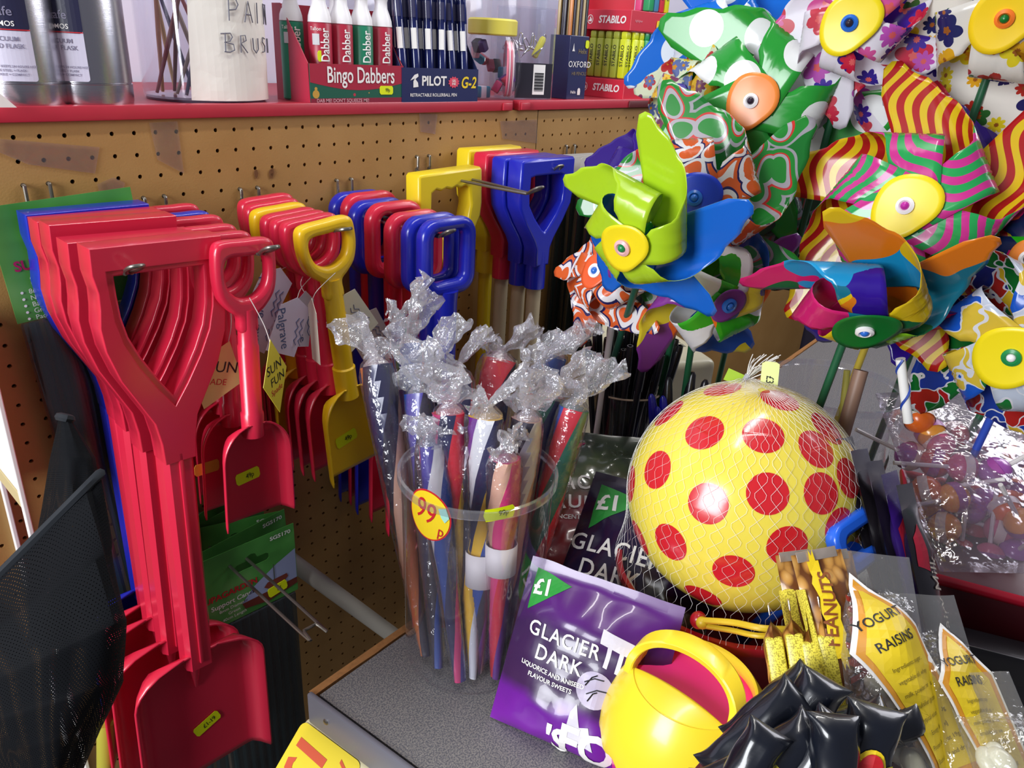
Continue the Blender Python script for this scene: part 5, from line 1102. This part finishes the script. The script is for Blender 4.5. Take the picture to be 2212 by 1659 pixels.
# ---- green cane packs, lower hook
CGR = NT('green_header_print'); k = CGR; sx = k.add('ShaderNodeSeparateXYZ', Vector=k.obj()).outputs; nn = k.add('ShaderNodeTexNoise', Vector=k.obj(), Scale=14.0).outputs[0]
k.link(k.ramp(nn, [(.3, lin('3a7a34')), (.55, lin('4e9a44')), (.75, lin('7ab868'))], 'LINEAR'), k.b.inputs['Base Color']); k.b.inputs['Roughness'].default_value = .4
def cane_pack(Mx, label, front=False, cat='pack', group='green cane packs on the lower hook', long_=.5):
    o = thing('cane_pack', label, cat, Mx, group)
    cw, chh = .134, .116
    hd = [(-cw/2, -chh+.034), (cw/2, -chh+.034), (cw/2, .034), (-cw/2, .034)]; sl = [(-.026, -.004), (-.022, -.007), (.022, -.007), (.026, -.004), (.026, .002), (.022, .005), (.009, .005), (.006, .012), (0, .014), (-.006, .012), (-.009, .005), (-.022, .005), (-.026, .002)]
    c = mk('header_card', xf(ext2d([hd, sl], .0008), R('X', 90)), CGR.m, o, smooth=False)
    S = lambda x, z, off: (x, -.0006-off, z)
    if group: decal('lettering', text2d('SGS170', .0085, sx=1.2, bold=.02), S, WHITE, c, 0, T(.045, .024, 0))
    if front:
        decal('picture_sky', fill2d([(-.02, -.060), (.0, -.040), (.036, -.020), (.066, -.008), (.066, -.060)]), S, mat('photo_sky', '98a4c8', .5), c, 0)
        decal('picture_soil', fill2d([(-.016, -.070), (-.02, -.060), (.066, -.058), (.066, -.068), (.02, -.076)]), S, mat('photo_soil', '6a2a1c', .6), c, 0, off=.001)
        decal('picture_pot', fill2d([(.014, -.050), (.020, -.044), (.050, -.043), (.052, -.049), (.046, -.054), (.020, -.055)]), S, mat('photo_pot', '7a3424', .6), c, 0, off=.0013)
        decal('picture_stem', fill2d([(.030, -.044), (.0315, -.044), (.0315, -.018), (.030, -.018)]), S, mat('photo_stem', '50584a', .6), c, 0, off=.0013)
        decal('lettering', text2d('SUPAGARDEN', .013, bold=.03), S, REDP, c, 0, T(-.036, -.032, 0)); decal('lettering', text2d('Support Canes', .0105, bold=.015), S, WHITE, c, 0, T(-.032, -.047, 0))
        for i, w_ in enumerate(('8mm Diameter', 'Green', '40cm Length')): decal('lettering', text2d(w_, .0068), S, WHITE, c, 0, T(-.032, -.057-.008*i, 0))
        price_label(o, T(.034, -.0022, -.062) @ R('Y', -8), '£1', .030, .016)
    mk('film_bag', box(.128, .012, long_, (0, .004, -chh+.034-long_/2), .005), DKF, o)
    for j in range(9): mk('cane', tube([(-.052+.013*j, .004, -.085), (-.052+.013*j, .004, -.07-long_)], .0045, 8), mat('blue_green_cane', '2a4a58', .5), o)
    return o
nm5 = ['front', 'second', 'third', 'fourth', 'rearmost']
for i in range(5): cane_pack(T(.146+.003*((i*2) % 3), -.150+.024*i, -.548+.004*i) @ R('Z', (0, 6, -14, 9, 16)[i]) @ R('Y', (0, -2, 3, -1, -6)[i]), nm5[i]+' green-headed cane pack on the lower hook', i == 0)
up = cane_pack(T(.028, -.034, -.098) @ R('Y', -3.5) @ Matrix.Scale(1.12, 4), 'green-headed cane pack behind the big spades at the left', False, group=None, long_=.42)
S = lambda x, z, off: (x, -.0006-off, z)
up['label'] = 'green-headed cane pack behind the big spades at the left edge'
upc = [c for c in up.children if c.name.startswith('header_card')][0]
decal('lettering', text2d('SUPAGARDEN', .014, bold=.03), S, mat('magenta_word', 'b01e5a', .5), upc, 0, T(-.012, -.026, 0)); decal('lettering', text2d('Support Canes', .012, bold=.02), S, WHITE, upc, 0, T(-.010, -.042, 0))
for i, w_ in enumerate(('8mm diameter', 'Natural', 'Bamboo', 'Green', 'Pack of 10')):
    decal('lettering', text2d(w_, .007, align='LEFT'), S, WHITE, upc, 0, T(-.050, -.052-.0068*i, 0)); decal('bullet', fill2d([(-.056+.0015*math.cos(a), -.052-.0068*i+.0015*math.sin(a)) for a in (0, 1, 2, 3, 4, 5)]), S, WHITE, upc, 0)
# a crumpled scrap of pale film high on the lower hook
V, F, UV, Sx = pillow(.07, .05, .02, 31, wr=.012); o = mk('film_scrap', (V, F), clear('scrap_film', white=.4, base=.08), None); c = at(478, 1128, y=-.02); o.matrix_world = T(*c) @ T(0, 0, -.02); tag(o, 'crumpled scrap of pale film above the green packs', 'film scrap')
# ---- grey pipe
a, b = at(600, 1190, y=-.11), at(880, 1395, y=-.22); e = b+(b-a)*1.2
o = mk('pipe', tube([a-b, (0, 0, 0), e-b], .0125, 18), mat('grey_pipe', '8a857c', .5)); o.location = b; tag(o, 'grey plastic pipe slanting down behind the counter', 'pipe')
# ---- white stand panel and rail at the far left
o = thing('display_stand', 'white metal display stand post and panel at the far left', 'stand', (-.1, -.1, 0))
wm = mat('white_enamel', 'f6f4f2', .35)
mk('post', box(.005, .010, 1.15, (.0135, .005, -.765), .001), wm, o, smooth=False)
mk('panel', box(.004, .092, .19, (.013, .054, -.27), .0008), wm, o, smooth=False)
mk('rail', box(.006, .092, .022, (.0135, .054, -.377), .002), mat('cream_rail', 'c8b88a', .5), o, smooth=False)
mk('back_upright', box(.005, .010, 1.15, (.0135, .095, -.765), .001), wm, o, smooth=False)
# ---- black fishing net
k = NT('black_netting'); uvm = k.add('ShaderNodeMapping', Vector=k.uv(), Scale=(150, 150, 1)).outputs[0]; sx = k.add('ShaderNodeSeparateXYZ', Vector=uvm).outputs
row = k.math('FRACT', sx[1]); off_ = k.math('MULTIPLY', k.math('MODULO', k.math('FLOOR', sx[1]), 2.0), .5); col_ = k.math('FRACT', k.math('ADD', sx[0], off_))
dd = k.math('ADD', k.math('POWER', k.math('MULTIPLY', k.math('SUBTRACT', col_, .5), 1.0), 2.0), k.math('POWER', k.math('MULTIPLY', k.math('SUBTRACT', row, .5), .8), 2.0))
hole = k.math('LESS_THAN', dd, .022)
k.b.inputs['Base Color'].default_value = lin('06080d'); k.b.inputs['Roughness'].default_value = .8; k.b.inputs['Specular IOR Level'].default_value = .15
tr = k.add('ShaderNodeBsdfTransparent'); k.link(k.add('ShaderNodeMixShader', i0=hole, i1=k.b.outputs[0], i2=tr.outputs[0]).outputs[0], k.out.inputs[0]); NETB = k.m
def net_bag(label, rings, seed):
    """rings: list of (left px, right px, y-left, y-right, depth, thickness)"""
    o = thing('fishing_net', label, 'net', at(rings[0][0], rings[0][2], d=rings[0][4])); org = o.matrix_world.translation
    V, F, UV = [], [], []; n = 40; P_ = []
    for j, (xl, yl, xr, yr, d, th) in enumerate(rings):
        A, B = at(xl, yl, d=d), at(xr, yr, d=d); P_.append((A, B, th))
    m = 36
    for j in range(m+1):
        q = j/m*(len(P_)-1); a = min(int(q), len(P_)-2); f = q-a; f = f*f*(3-2*f)
        A = P_[a][0].lerp(P_[a+1][0], f); B = P_[a][1].lerp(P_[a+1][1], f); th = P_[a][2]*(1-f)+P_[a+1][2]*f
        cc = (A+B)/2; hx = (A-B)/2; vv = (cc-CAM).normalized()
        for i in range(n):
            an = 2*PI*i/n; fold = 1+.13*nz((math.cos(an)*2.4+seed, math.sin(an)*2.4, j/m*2.0))+.05*math.sin(an*5+j*.12)*(j/m)
            V.append(tuple(cc+hx*(math.cos(an)*fold)+vv*(math.sin(an)*th*fold)-org)); UV.append((i/n if i < n else 1, j/m))
    for j in range(m):
        for i in range(n): F.append((j*n+i, j*n+(i+1) % n, (j+1)*n+(i+1) % n, (j+1)*n+i))
    b = mk('net_bag', (V, F), NETB, o, uv=UV)
    hoop = [Vector(V[i])*1.0 for i in range(n)]
    mk('hem_cord', tube(hoop, .0035, 7, closed=True), mat('hem_cord', '10161e', .8), o)
    return o
net_bag('black fishing net hanging in the lower left foreground', [(-160, 1400, 205, 1034, .545, .012), (-150, 1460, 245, 1180, .545, .05), (-120, 1520, 285, 1330, .545, .065), (-90, 1580, 262, 1470, .545, .06), (-30, 1640, 215, 1570, .545, .05), (40, 1720, 170, 1680, .545, .03)], 3)
net_bag('second dark net strip hanging behind the front net', [(128, 900, 152, 905, .62, .01), (108, 990, 205, 990, .62, .025), (90, 1100, 225, 1110, .62, .035), (70, 1220, 230, 1240, .62, .035), (60, 1400, 220, 1400, .62, .03)], 8)
# ---- bits hanging low at the left behind the nets
o = mk('net_handle', tube([at(228, 1560, y=-.12)-at(228, 1700, y=-.12), (0, 0, 0), Vector((0, 0, -.25))], .011, 14), mat('dull_yellow_tube', 'b8b040', .4)); o.location = at(228, 1700, y=-.12); tag(o, 'dull yellow tube standing low behind the black net', 'tube')
o = thing('toy_scoop', 'pink plastic scoop low behind the big spade blades', 'scoop', at(262, 1540, y=-.10)); mk('scoop_pan', xf(blade_mesh(.06, .07, .02), T(0, 0, .03)), mat('pink_scoop_plastic', 'c02a5a', .3, coat=.3), o, solid=.002); mk('scoop_handle', tube([(0, 0, .028), (0, 0, .09)], .006, 10), MC['pink_scoop_plastic'], o)
# ---- pound pack below the counter end
pk = thing('sponge_pack', 'yellow and purple pack lettered with a red pound price below the counter', 'pack', T(0, 0, 0))
c0, c1, c2 = at(590, 1665, d=.80), at(682, 1598, d=.80), at(790, 1680, d=.76)
xax = (c1-c0).normalized(); pk.matrix_world = frame(c0, x=xax, y=-((c2-c1)-(xax*xax.dot(c2-c1))).cross(xax)) if False else frame(c0, x=xax, z=-(c2-c1))
Lx = (c1-c0).length
ww, hh_ = .15, .16
mk('pack_body', box(ww, .045, hh_, (Lx-ww/2+.008, .022, -hh_/2), .010, 4), mat('cream_sponge', 'd8cfa8', .6), pk)
S = lambda x, z, off: (x, -.0006-off, z)
decal('yellow_panel', ext2d([rrect(.070, .09, .008, c=(Lx-.034, -.047))], 0), S, mat('pack_yellow', 'e0c81e', .4), pk, 0); decal('purple_panel', ext2d([rrect(.065, .09, .004, c=(Lx-.105, -.047))], 0), S, mat('pack_purple', '2c1a7a', .4), pk, 0); decal('white_square', ext2d([rrect(.03, .04, .003, c=(Lx-.100, -.05))], 0), S, WHITE, pk, 0, off=.001)
decal('lettering', text2d('£1', .056, bold=.035), S, mat('orange_red_print', 'c84a20', .5), pk, 0, T(Lx-.034, -.033, 0) @ R('Z', -3), off=.001); decal('lettering', text2d('only', .026, bold=.02), S, mat('orange_red_print', 'c84a20', .5), pk, 0, T(Lx-.030, -.072, 0), off=.001)
# ================================================================ confectionery at the front right
# ---- peanut bars
k = NT('peanut_print'); vo = k.add('ShaderNodeTexVoronoi', Vector=k.add('ShaderNodeMapping', Vector=k.obj(), Scale=(1, 1, .6)).outputs[0], Scale=110.0); 
k.link(k.ramp(vo.outputs['Distance'], [(0, lin('d8a860')), (.35, lin('c08a40')), (.6, lin('6a3c18'))], 'LINEAR'), k.b.inputs['Base Color']); k.b.inputs['Roughness'].default_value = .35; k.b.inputs['Coat Weight'].default_value = .3; k.bump(vo.outputs['Distance'], -.5, .003); PNUT = k.m
k = NT('peanut_side_print'); br = k.add('ShaderNodeTexBrick', Vector=k.add('ShaderNodeMapping', Vector=k.obj(), Rotation=(0, 1.5708, 0)).outputs[0], Scale=160.0, Color1=lin('6a5a1e'), Color2=lin('8a7a26'), Mortar=lin('d8c83c')); br.inputs['Mortar Size'].default_value = .03
nzz = k.add('ShaderNodeTexNoise', Vector=k.obj(), Scale=900.0).outputs[0]; k.link(k.mix(k.math('GREATER_THAN', nzz, .53), lin('f0e050'), lin('b0a034')), k.b.inputs['Base Color']); k.b.inputs['Roughness'].default_value = .35; PSIDE = k.m
SILVF = mat('silver_foil_end', 'd8c8b8', .25, metal=.7, noisy=.3, nscale=80)
def peanut_bar(label, top, bot, d0, d1, turn, w=.040, th=.014, front=False, seed=1):
    A, B = at(*bot, d=d0), at(*top, d=d1); z = B-A; L_ = z.length
    o = thing('peanut_bar', label, 'snack bar', frame(A, x=(RGT*math.cos(math.radians(turn))+FWD*math.sin(math.radians(turn))), z=z), 'peanut brittle bars')
    V, F, UV, S = pillow(w, L_, th*1.25, seed, wr=.0015, seal=.012, nu=16, nv=26, pinch=.0); mk('wrapper', (V, F), PNUT, o, angle=60)
    if not front:
        mk('edge_panel', box(w*1.02, th*.92, L_*.66, (0, 0, L_*.34), .0025), PSIDE, o)
    else: mk('side_strip', box(.0016, th*.9, L_*.74, (-w/2+.0006, 0, L_*.40), .0004), PSIDE, o)
    mk('crimped_end', box(w*.8, .0012, .008, (0, 0, L_-.002), .0004), SILVF, o)
    if front:
        Sf = lambda x, zz, off: Vector(S(x, zz, off+.0018))
        rag = [((.011+.0018*(-1)**i)*math.cos(2*PI*i/28)*.6, (.042+.003*(-1)**i)*math.sin(2*PI*i/28)) for i in range(28)]
        pn = decal('yellow_flash', fill2d(rag), Sf, YELP, o, .006, T(-.006, L_*.62, 0)); decal('lettering', text2d('PEANUTS', .0135, bold=.02, sx=.95), Sf, mat('brown_print', '8a4a18', .5), pn, .005, T(-.006, L_*.62, 0) @ R('Z', 78), off=.0012)
        decal('lettering', text2d('Wow', .026, bold=.03), Sf, mat('dark_red_print', 'a83018', .5), o, .005, T(.009, L_*.40, 0) @ R('Z', 82), off=.001)
    return o
peanut_bar('peanut bar at the left end of the row, edge on', (1660, 1310), (1690, 1500), .585, .600, 74, .030, .0145, seed=2)
peanut_bar('second peanut bar from the left, edge on', (1703, 1300), (1733, 1500), .580, .596, 74, .030, .0145, seed=3)
peanut_bar('third peanut bar, with a silver crimped end', (1738, 1320), (1768, 1510), .575, .590, 74, .030, .0145, seed=4)
peanut_bar('fourth peanut bar, edge on beside the lettered one', (1765, 1290), (1805, 1520), .572, .585, 74, .030, .0145, seed=5)
peanut_bar('peanut bar facing front with PEANUTS lettering', (1762, 1192), (1848, 1515), .565, .592, 8, .042, .014, True, seed=6)
peanut_bar('peanut bar at the back left with pale crimped top', (1715, 1195), (1760, 1420), .62, .64, 15, .036, .014, seed=7)
peanut_bar('peanut bar at the back right with pale crimped top', (1795, 1195), (1850, 1450), .615, .635, 5, .036, .014, seed=8)
# ---- black chew packs
k = NT('black_foil'); nn = k.add('ShaderNodeTexNoise', Vector=k.obj(), Scale=40.0).outputs[0]; k.b.inputs['Base Color'].default_value = lin('10141e'); k.b.inputs['Roughness'].default_value = .28; k.b.inputs['Coat Weight'].default_value = .5; k.bump(nn, .25, .003); BFO = k.m
def chew(label, c, d, ang, w=.026, L_=.075, tilt=40, seed=1, red=False):
    p = at(*c, d=d); lon = (RGT*math.cos(math.radians(ang))-DWN*math.sin(math.radians(ang))+FWD*math.tan(math.radians(tilt-40))).normalized()
    o = thing('chew_pack', label, 'sweet pack', frame(p-lon*(L_/2), y=FWD+DWN*.4, z=lon), 'black foil chew packs')
    def S(x, z, off=0, full=None):
        v = max(0, min(1, z/L_)); e = min(1, min(v, 1-v)/.15); e = math.sin(e*PI/2)**.7
        rx = w*(.52-.08*e); ry = .0006+w*.36*e; a_ = full if full is not None else max(-1.4, min(1.4, x/(w*.42)))
        k_ = 1+.10*nz((math.sin(a_)*2+seed, v*5, math.cos(a_)*2))+.03*math.sin(v*60)*(1-e)
        bend_ = .04*L_*math.sin(seed*2.1)*(2*v-1)**2
        return ((rx+off)*k_*math.sin(a_)+bend_, -(ry+off)*k_*math.cos(a_), z)
    V, F = [], []; n_, m_ = 26, 34
    for j in range(m_+1):
        for i in range(n_): V.append(S(0, L_*j/m_, 0, 2*PI*i/n_))
    for j in range(m_):
        for i in range(n_): F.append((j*n_+i, j*n_+(i+1) % n_, (j+1)*n_+(i+1) % n_, (j+1)*n_+i))
    F += [tuple(range(n_-1, -1, -1)), tuple(m_*n_+i for i in range(n_))]
    mk('foil', (V, F), BFO, o, angle=60)
    sf = lambda x, z, off: S(x, z, off)
    m_ = decal('yellow_mark', fill2d([(-w*.12, L_*.38), (w*.42, L_*.42), (w*.42, L_*.62), (-w*.06, L_*.58)]), sf, mat('chew_yellow', 'c8c030', .4), o, .005)
    for i in range(3): decal('print_line', fill2d([(w*.14, L_*(.43+.05*i)), (w*.40, L_*(.44+.05*i)), (w*.40, L_*(.45+.05*i)), (w*.14, L_*(.44+.05*i))]), sf, BLACK, m_, .005, off=.0012)
    if red:
        e = decal('red_oval', fill2d([(.010*math.cos(a*PI/12), L_*.5+.018*math.sin(a*PI/12)) for a in range(24)]), sf, YELP, o, .005, off=.001); decal('red_fill', fill2d([(.0075*math.cos(a*PI/12), L_*.5+.0155*math.sin(a*PI/12)) for a in range(24)]), sf, REDP, e, .005, off=.0016)
    return o
CH = [((1625, 1545), .50, 42, .030, .085, 'black chew pack at the left of the heap, long side up', 0), ((1715, 1530), .505, 62, .034, .080, 'black chew pack in the middle with a bright blue sheen', 0), ((1640, 1615), .47, 30, .032, .085, 'black chew pack low left with curved crimped end', 0), ((1735, 1625), .465, 55, .032, .08, 'black chew pack at the bottom middle of the heap', 0), ((1805, 1545), .52, 20, .034, .078, 'black chew pack right of the sheen one, in shade', 0), ((1880, 1545), .525, 12, .026, .075, 'black chew pack with its tail sticking out right', 0), ((1850, 1620), .47, 75, .036, .085, 'black chew pack with a red oval mark at the lower right', 1), ((1660, 1490), .54, 40, .03, .08, 'black chew pack at the top of the heap under the peanut bars', 0), ((1790, 1640), .455, 85, .032, .08, 'black chew pack at the bottom edge beside the red oval one', 0), ((1590, 1650), .46, 60, .028, .08, 'black chew pack with red stripes at the lower left', 0)]
for i, (c, d, a, w_, L_, lb, rd) in enumerate(CH):
    o = chew(lb, (c[0]+8, c[1]+40), d, a, w_*1.0, L_*.95, 40, i+3, rd)
# tray under the chews so that they rest on something
ty = at(1740, 1640, d=.50)
o = thing('sweet_tray', 'dark card tray under the black chew packs', 'tray', (ty.x, ty.y, CZ)); hgt = max(.03, ty.z-.035-CZ)
mk('tray_base', box(.14, .12, hgt, (.01, 0, hgt/2), .003), mat('dark_red_card', '5a1420', .5), o, smooth=False)
# ---- yogurt raisin bags
LBL = NT('raisin_label_print'); k = LBL; uvn = k.add('ShaderNodeSeparateXYZ', Vector=k.uv()).outputs; 
VWB = clear('raisin_bag_film', tint=(246, 246, 242), base=.05, rough=.14, white=.10, bump=.5, bscale=70)
YLB = mat('label_yellow', 'e6c822', .4, noisy=.12, nscale=25); YOR = mat('label_amber', 'd89428', .4); YOG = mat('yogurt_coating', 'e8e4cc', .3, coat=.3, sss=.2)
def raisin_bag(label, bl, br, tp, seed, lab, words=True, nr=9, which=''):
    M = bagM(bl, br, tp); mid = (Vector(bl)+Vector(br))/2; h = (Vector(tp)-mid).length; w = (Vector(br)-Vector(bl)).length
    t, S = bag('raisin_bag', label, 'sweet bag', M, w, h, .040, VWB, seed, 'bags of yogurt raisins', wr=.003, seal=.03, pinch=.2)
    (lx, lz, lw, lh, rot) = lab
    def poly(sc): return [(lw*sc*x, lh*sc*z) for x, z in ((-.5, .18), (.10, .52), (.5, .18), (.42, -.52), (-.34, -.5), (-.44, -.05))]
    M2 = T(lx, lz, 0) @ R('Z', rot)
    S3 = lambda x, z, off: S(x, z, off+.0012)
    a = decal('label_border', fill2d(poly(1.0)), S3, WHITE, t, .006, M2); decal('label_amber', fill2d(poly(.93)), S3, YOR, a, .006, M2, off=.0011); decal('label_face', fill2d([(x*.80, z*.84) for x, z in poly(1)]), S3, YLB, a, .006, M2, off=.0016)
    if words:
        for i, (w_, sz, dz) in enumerate((('YOGURT', .0100, .27), ('RAISINS', .0100, .15))): decal('lettering', text2d(w_, sz*lw/.060, bold=.008), S3, BLACK, a, .005, M2 @ T(0, lh*dz, 0), off=.0021)
        for i in range(8): decal('lettering', text2d(['Ingredients: sugar,', 'vegetable oil, whey', 'milk powder, raisins', 'emulsifier, glucose', 'Typical values 100g', 'Energy 1900kJ', 'Protein 3g  Fat 19g', 'Store cool and dry'][i], .0042*lw/.06), S3, mat('olive_print', '7a6a1e', .5), a, .005, M2 @ T(0, lh*(.04-.058*i), 0), off=.0021)
    rn = random.Random(seed)
    for i in range(nr):
        x = rn.uniform(-.30, .34)*w; z = rn.uniform(.06, .42)*h; p = Vector((x, rn.uniform(-.008, .008), z))
        o = mk('yogurt_raisin', sph(.0075, n=14, m=9, s=(1, .85, 1.35)), YOG); o.matrix_world = M @ T(*p) @ R('Y', rn.uniform(0, 180)); tag(o, 'white yogurt coated raisin inside '+which, 'sweet', 'yogurt raisins in '+which)
    return t, S
raisin_bag('left bag of yogurt raisins with a diamond yellow label', at(1850, 1700, d=.52), at(2050, 1720, d=.52), at(1880, 1195, d=.60), 5, (.010, .075, .060, .150, 26), which='the left bag with whole diamond label')
raisin_bag('right bag of yogurt raisins with a creased yellow label', at(2000, 1720, d=.53), at(2190, 1720, d=.53), at(2075, 1295, d=.60), 9, (.018, .055, .054, .120, 10), which='the right bag with creased label')
raisin_bag('third clear raisin bag cut off by the lower right corner', at(2130, 1740, d=.50), at(2300, 1740, d=.50), at(2230, 1480, d=.55), 14, (.05, .03, .03, .06, 0), False, 5, which='the corner bag')
# ---- dark chocolate bars with hanging tabs
CHB = mat('choc_black_foil', '1a161c', .3, coat=.4); CHP = mat('choc_purple_foil', '3a1c78', .25, coat=.5)
for i in range(5):
    tp = at(1915+26*i, 985+22*i, d=.80-.018*i); bt = at(1965+20*i, 1480, d=.69-.010*i)
    M = bagM(bt-RGT*.015-FWD*.016, bt+RGT*.015+FWD*.016, tp); h = (tp-bt).length
    t, S = bag('chocolate_bar', ['rearmost dark chocolate bar in the row by the lollipops', 'second dark chocolate bar from the back of the row', 'third dark chocolate bar from the back of the row', 'purple-fronted chocolate bar before the front one', 'front dark chocolate bar with white script and red flash'][i], 'chocolate bar', M, .044, h, .016, CHP if i == 3 else CHB, 40+i, 'dark chocolate bars', wr=.002, seal=.02, pinch=0)
    if i >= 3:
        S5 = lambda x, z, off, S=S: S(x, z, off)
        f_ = decal('red_flash', fill2d([(-.018, h*.74), (-.004, h*.80), (-.004, h*.56), (-.018, h*.60)]), S5, mat('flash_red', 'b02038', .4), t, .006)
        decal('script', text2d('Dairy Milk', .022, shear=.35, sx=.8), S5, mat('cream_script', 'd0c8b8', .4), t, .006, T(.004, h*.40, 0) @ R('Z', 90), off=.001)
        decal('lettering', text2d('Dairy M', .008), S5, mat('cream_script', 'd0c8b8', .4), t, .006, T(.016, h*.34, 0) @ R('Z', 90), off=.001)
# ---- bag of lollipops on a red tray
LB = at(2080, 1240, d=.78); LZ = LB.z
o = thing('sweet_tray', 'dark red tray with bright red rim below the lollipops', 'tray', frame((LB.x, LB.y, CZ), x=(.35, -.94, 0), z=(0, 0, 1)))
RT = mat('tray_red', 'b81830', .3, coat=.4); RTD = mat('tray_dark_red', '4a0c16', .4)
mk('tray_body', box(.30, .22, LZ-CZ-.004, (.10, .09, (LZ-CZ-.004)/2), .004), RTD, o); mk('tray_rim', tube([(-.05, -.022, LZ-CZ), (.25, -.022, LZ-CZ), (.25, .20, LZ-CZ), (-.05, .20, LZ-CZ)], .006, 10, closed=True), RT, o)
LC = [('f07020', 'orange'), ('c83a50', 'red'), ('a85ab0', 'purple'), ('f0a040', 'amber'), ('d86a90', 'pink')]
rn = random.Random(21); lol0 = {}; pos = []
LP = [(1985, 905), (2010, 935), (2060, 940), (2120, 960), (1965, 985), (2020, 1000), (2080, 1010), (2150, 1020), (2000, 1060), (2060, 1075), (2125, 1085), (2185, 1060), (2040, 1140), (2100, 1150), (2160, 1145), (2205, 1130), (2075, 1195), (2135, 1205), (2190, 1195), (2200, 985), (2030, 960), (2095, 1100), (2170, 1100), (2010, 1120)]
for i, (px, py) in enumerate(LP):
    hx, cn = LC[(i*3+i//5) % 5]; c = at(px, py, d=.82+.05*rn.random()+(.05 if py < 1000 else 0)); st_d = Vector((rn.uniform(-1, 1), rn.uniform(-1, 1), rn.uniform(-.6, 1))).normalized()
    o = thing('lollipop', '%s lollipop %s' % (cn, ['at the top left of the clear bag', 'high in the clear bag', 'near the upper middle of the bag', 'high right in the clear bag', 'at the left of the bag', 'left of centre in the bag', 'in the middle of the bag', 'at the right of the bag', 'by the left seam', 'in the bag centre below', 'centre right in the bag', 'at the far right edge', 'low left in the bag', 'low in the middle', 'low right of centre', 'at the low right edge', 'resting just above the tray', 'on the tray, second from left', 'on the tray at the right', 'high at the right edge', 'tucked high behind others', 'buried in the centre', 'buried right of centre', 'buried low left'][i]), 'lollipop', T(*c), 'lollipops in the clear bag')
    mk('candy', sph(.0165, n=18, m=12), mat('candy_'+cn, hx, .25, coat=.4, sss=.2), o)
    tw = [];
    mk('wrapper_band', xf(lathe([(.0168, -.005), (.0171, 0), (.0168, .005)], 18, cap=False), frame((0, 0, 0), x=(1, .2, .1), z=st_d)), mat('candy_wrap_%d' % (i % 2), ['e8dcd0', 'a04a98'][i % 2], .35), o)
    mk('paper_stick', tube([st_d*.012, st_d*.075], .0024, 8), mat('paper_stick', 'e2dcd8', .5), o)
V = []; cs = [at(*p, d=dd_) for p, dd_ in (((1890, 850), .93), ((2260, 830), .93), ((2280, 1240), .74), ((2030, 1235), .74))]
F = []; N_ = 20
for j in range(N_+1):
    for i in range(N_+1):
        u, v = i/N_, j/N_; p = (cs[0]*(1-u)+cs[1]*u)*(1-v)+(cs[3]*(1-u)+cs[2]*u)*v
        p = p+(CAM-p).normalized()*(.022*math.sin(PI*u)*math.sin(PI*v)+.012*nz((u*5, v*5, 2))); V.append(tuple(p-cs[3]))
for j in range(N_):
    for i in range(N_): a = j*(N_+1)+i; F.append((a, a+1, a+N_+2, a+N_+1))
lb = thing('lollipop_bag', 'big clear film bag around the lollipops', 'bag', cs[3]); mk('bag_film', (V, F), clear('lolly_bag_film', tint=(244, 240, 246), base=.03, rough=.1, white=.09, bump=.7, bscale=30), lb, solid=.0003)
# dark carton at the lower right behind the raisin bags
cB_ = at(2190, 1420, d=.72); o = thing('dark_carton', 'black carton behind the right raisin bag', 'box', frame((cB_.x, cB_.y, CZ), x=(.4, -.92, 0), z=(0, 0, 1))); hgt = max(.04, cB_.z-CZ)
mk('carton_body', box(.13, .06, hgt, (.0, .0, hgt/2), .003), mat('black_carton', '16141a', .4, coat=.2), o); mk('carton_flap', box(.10, .002, .03, (0, -.031, hgt+.008), .0006), mat('black_carton', '16141a', .4), o)
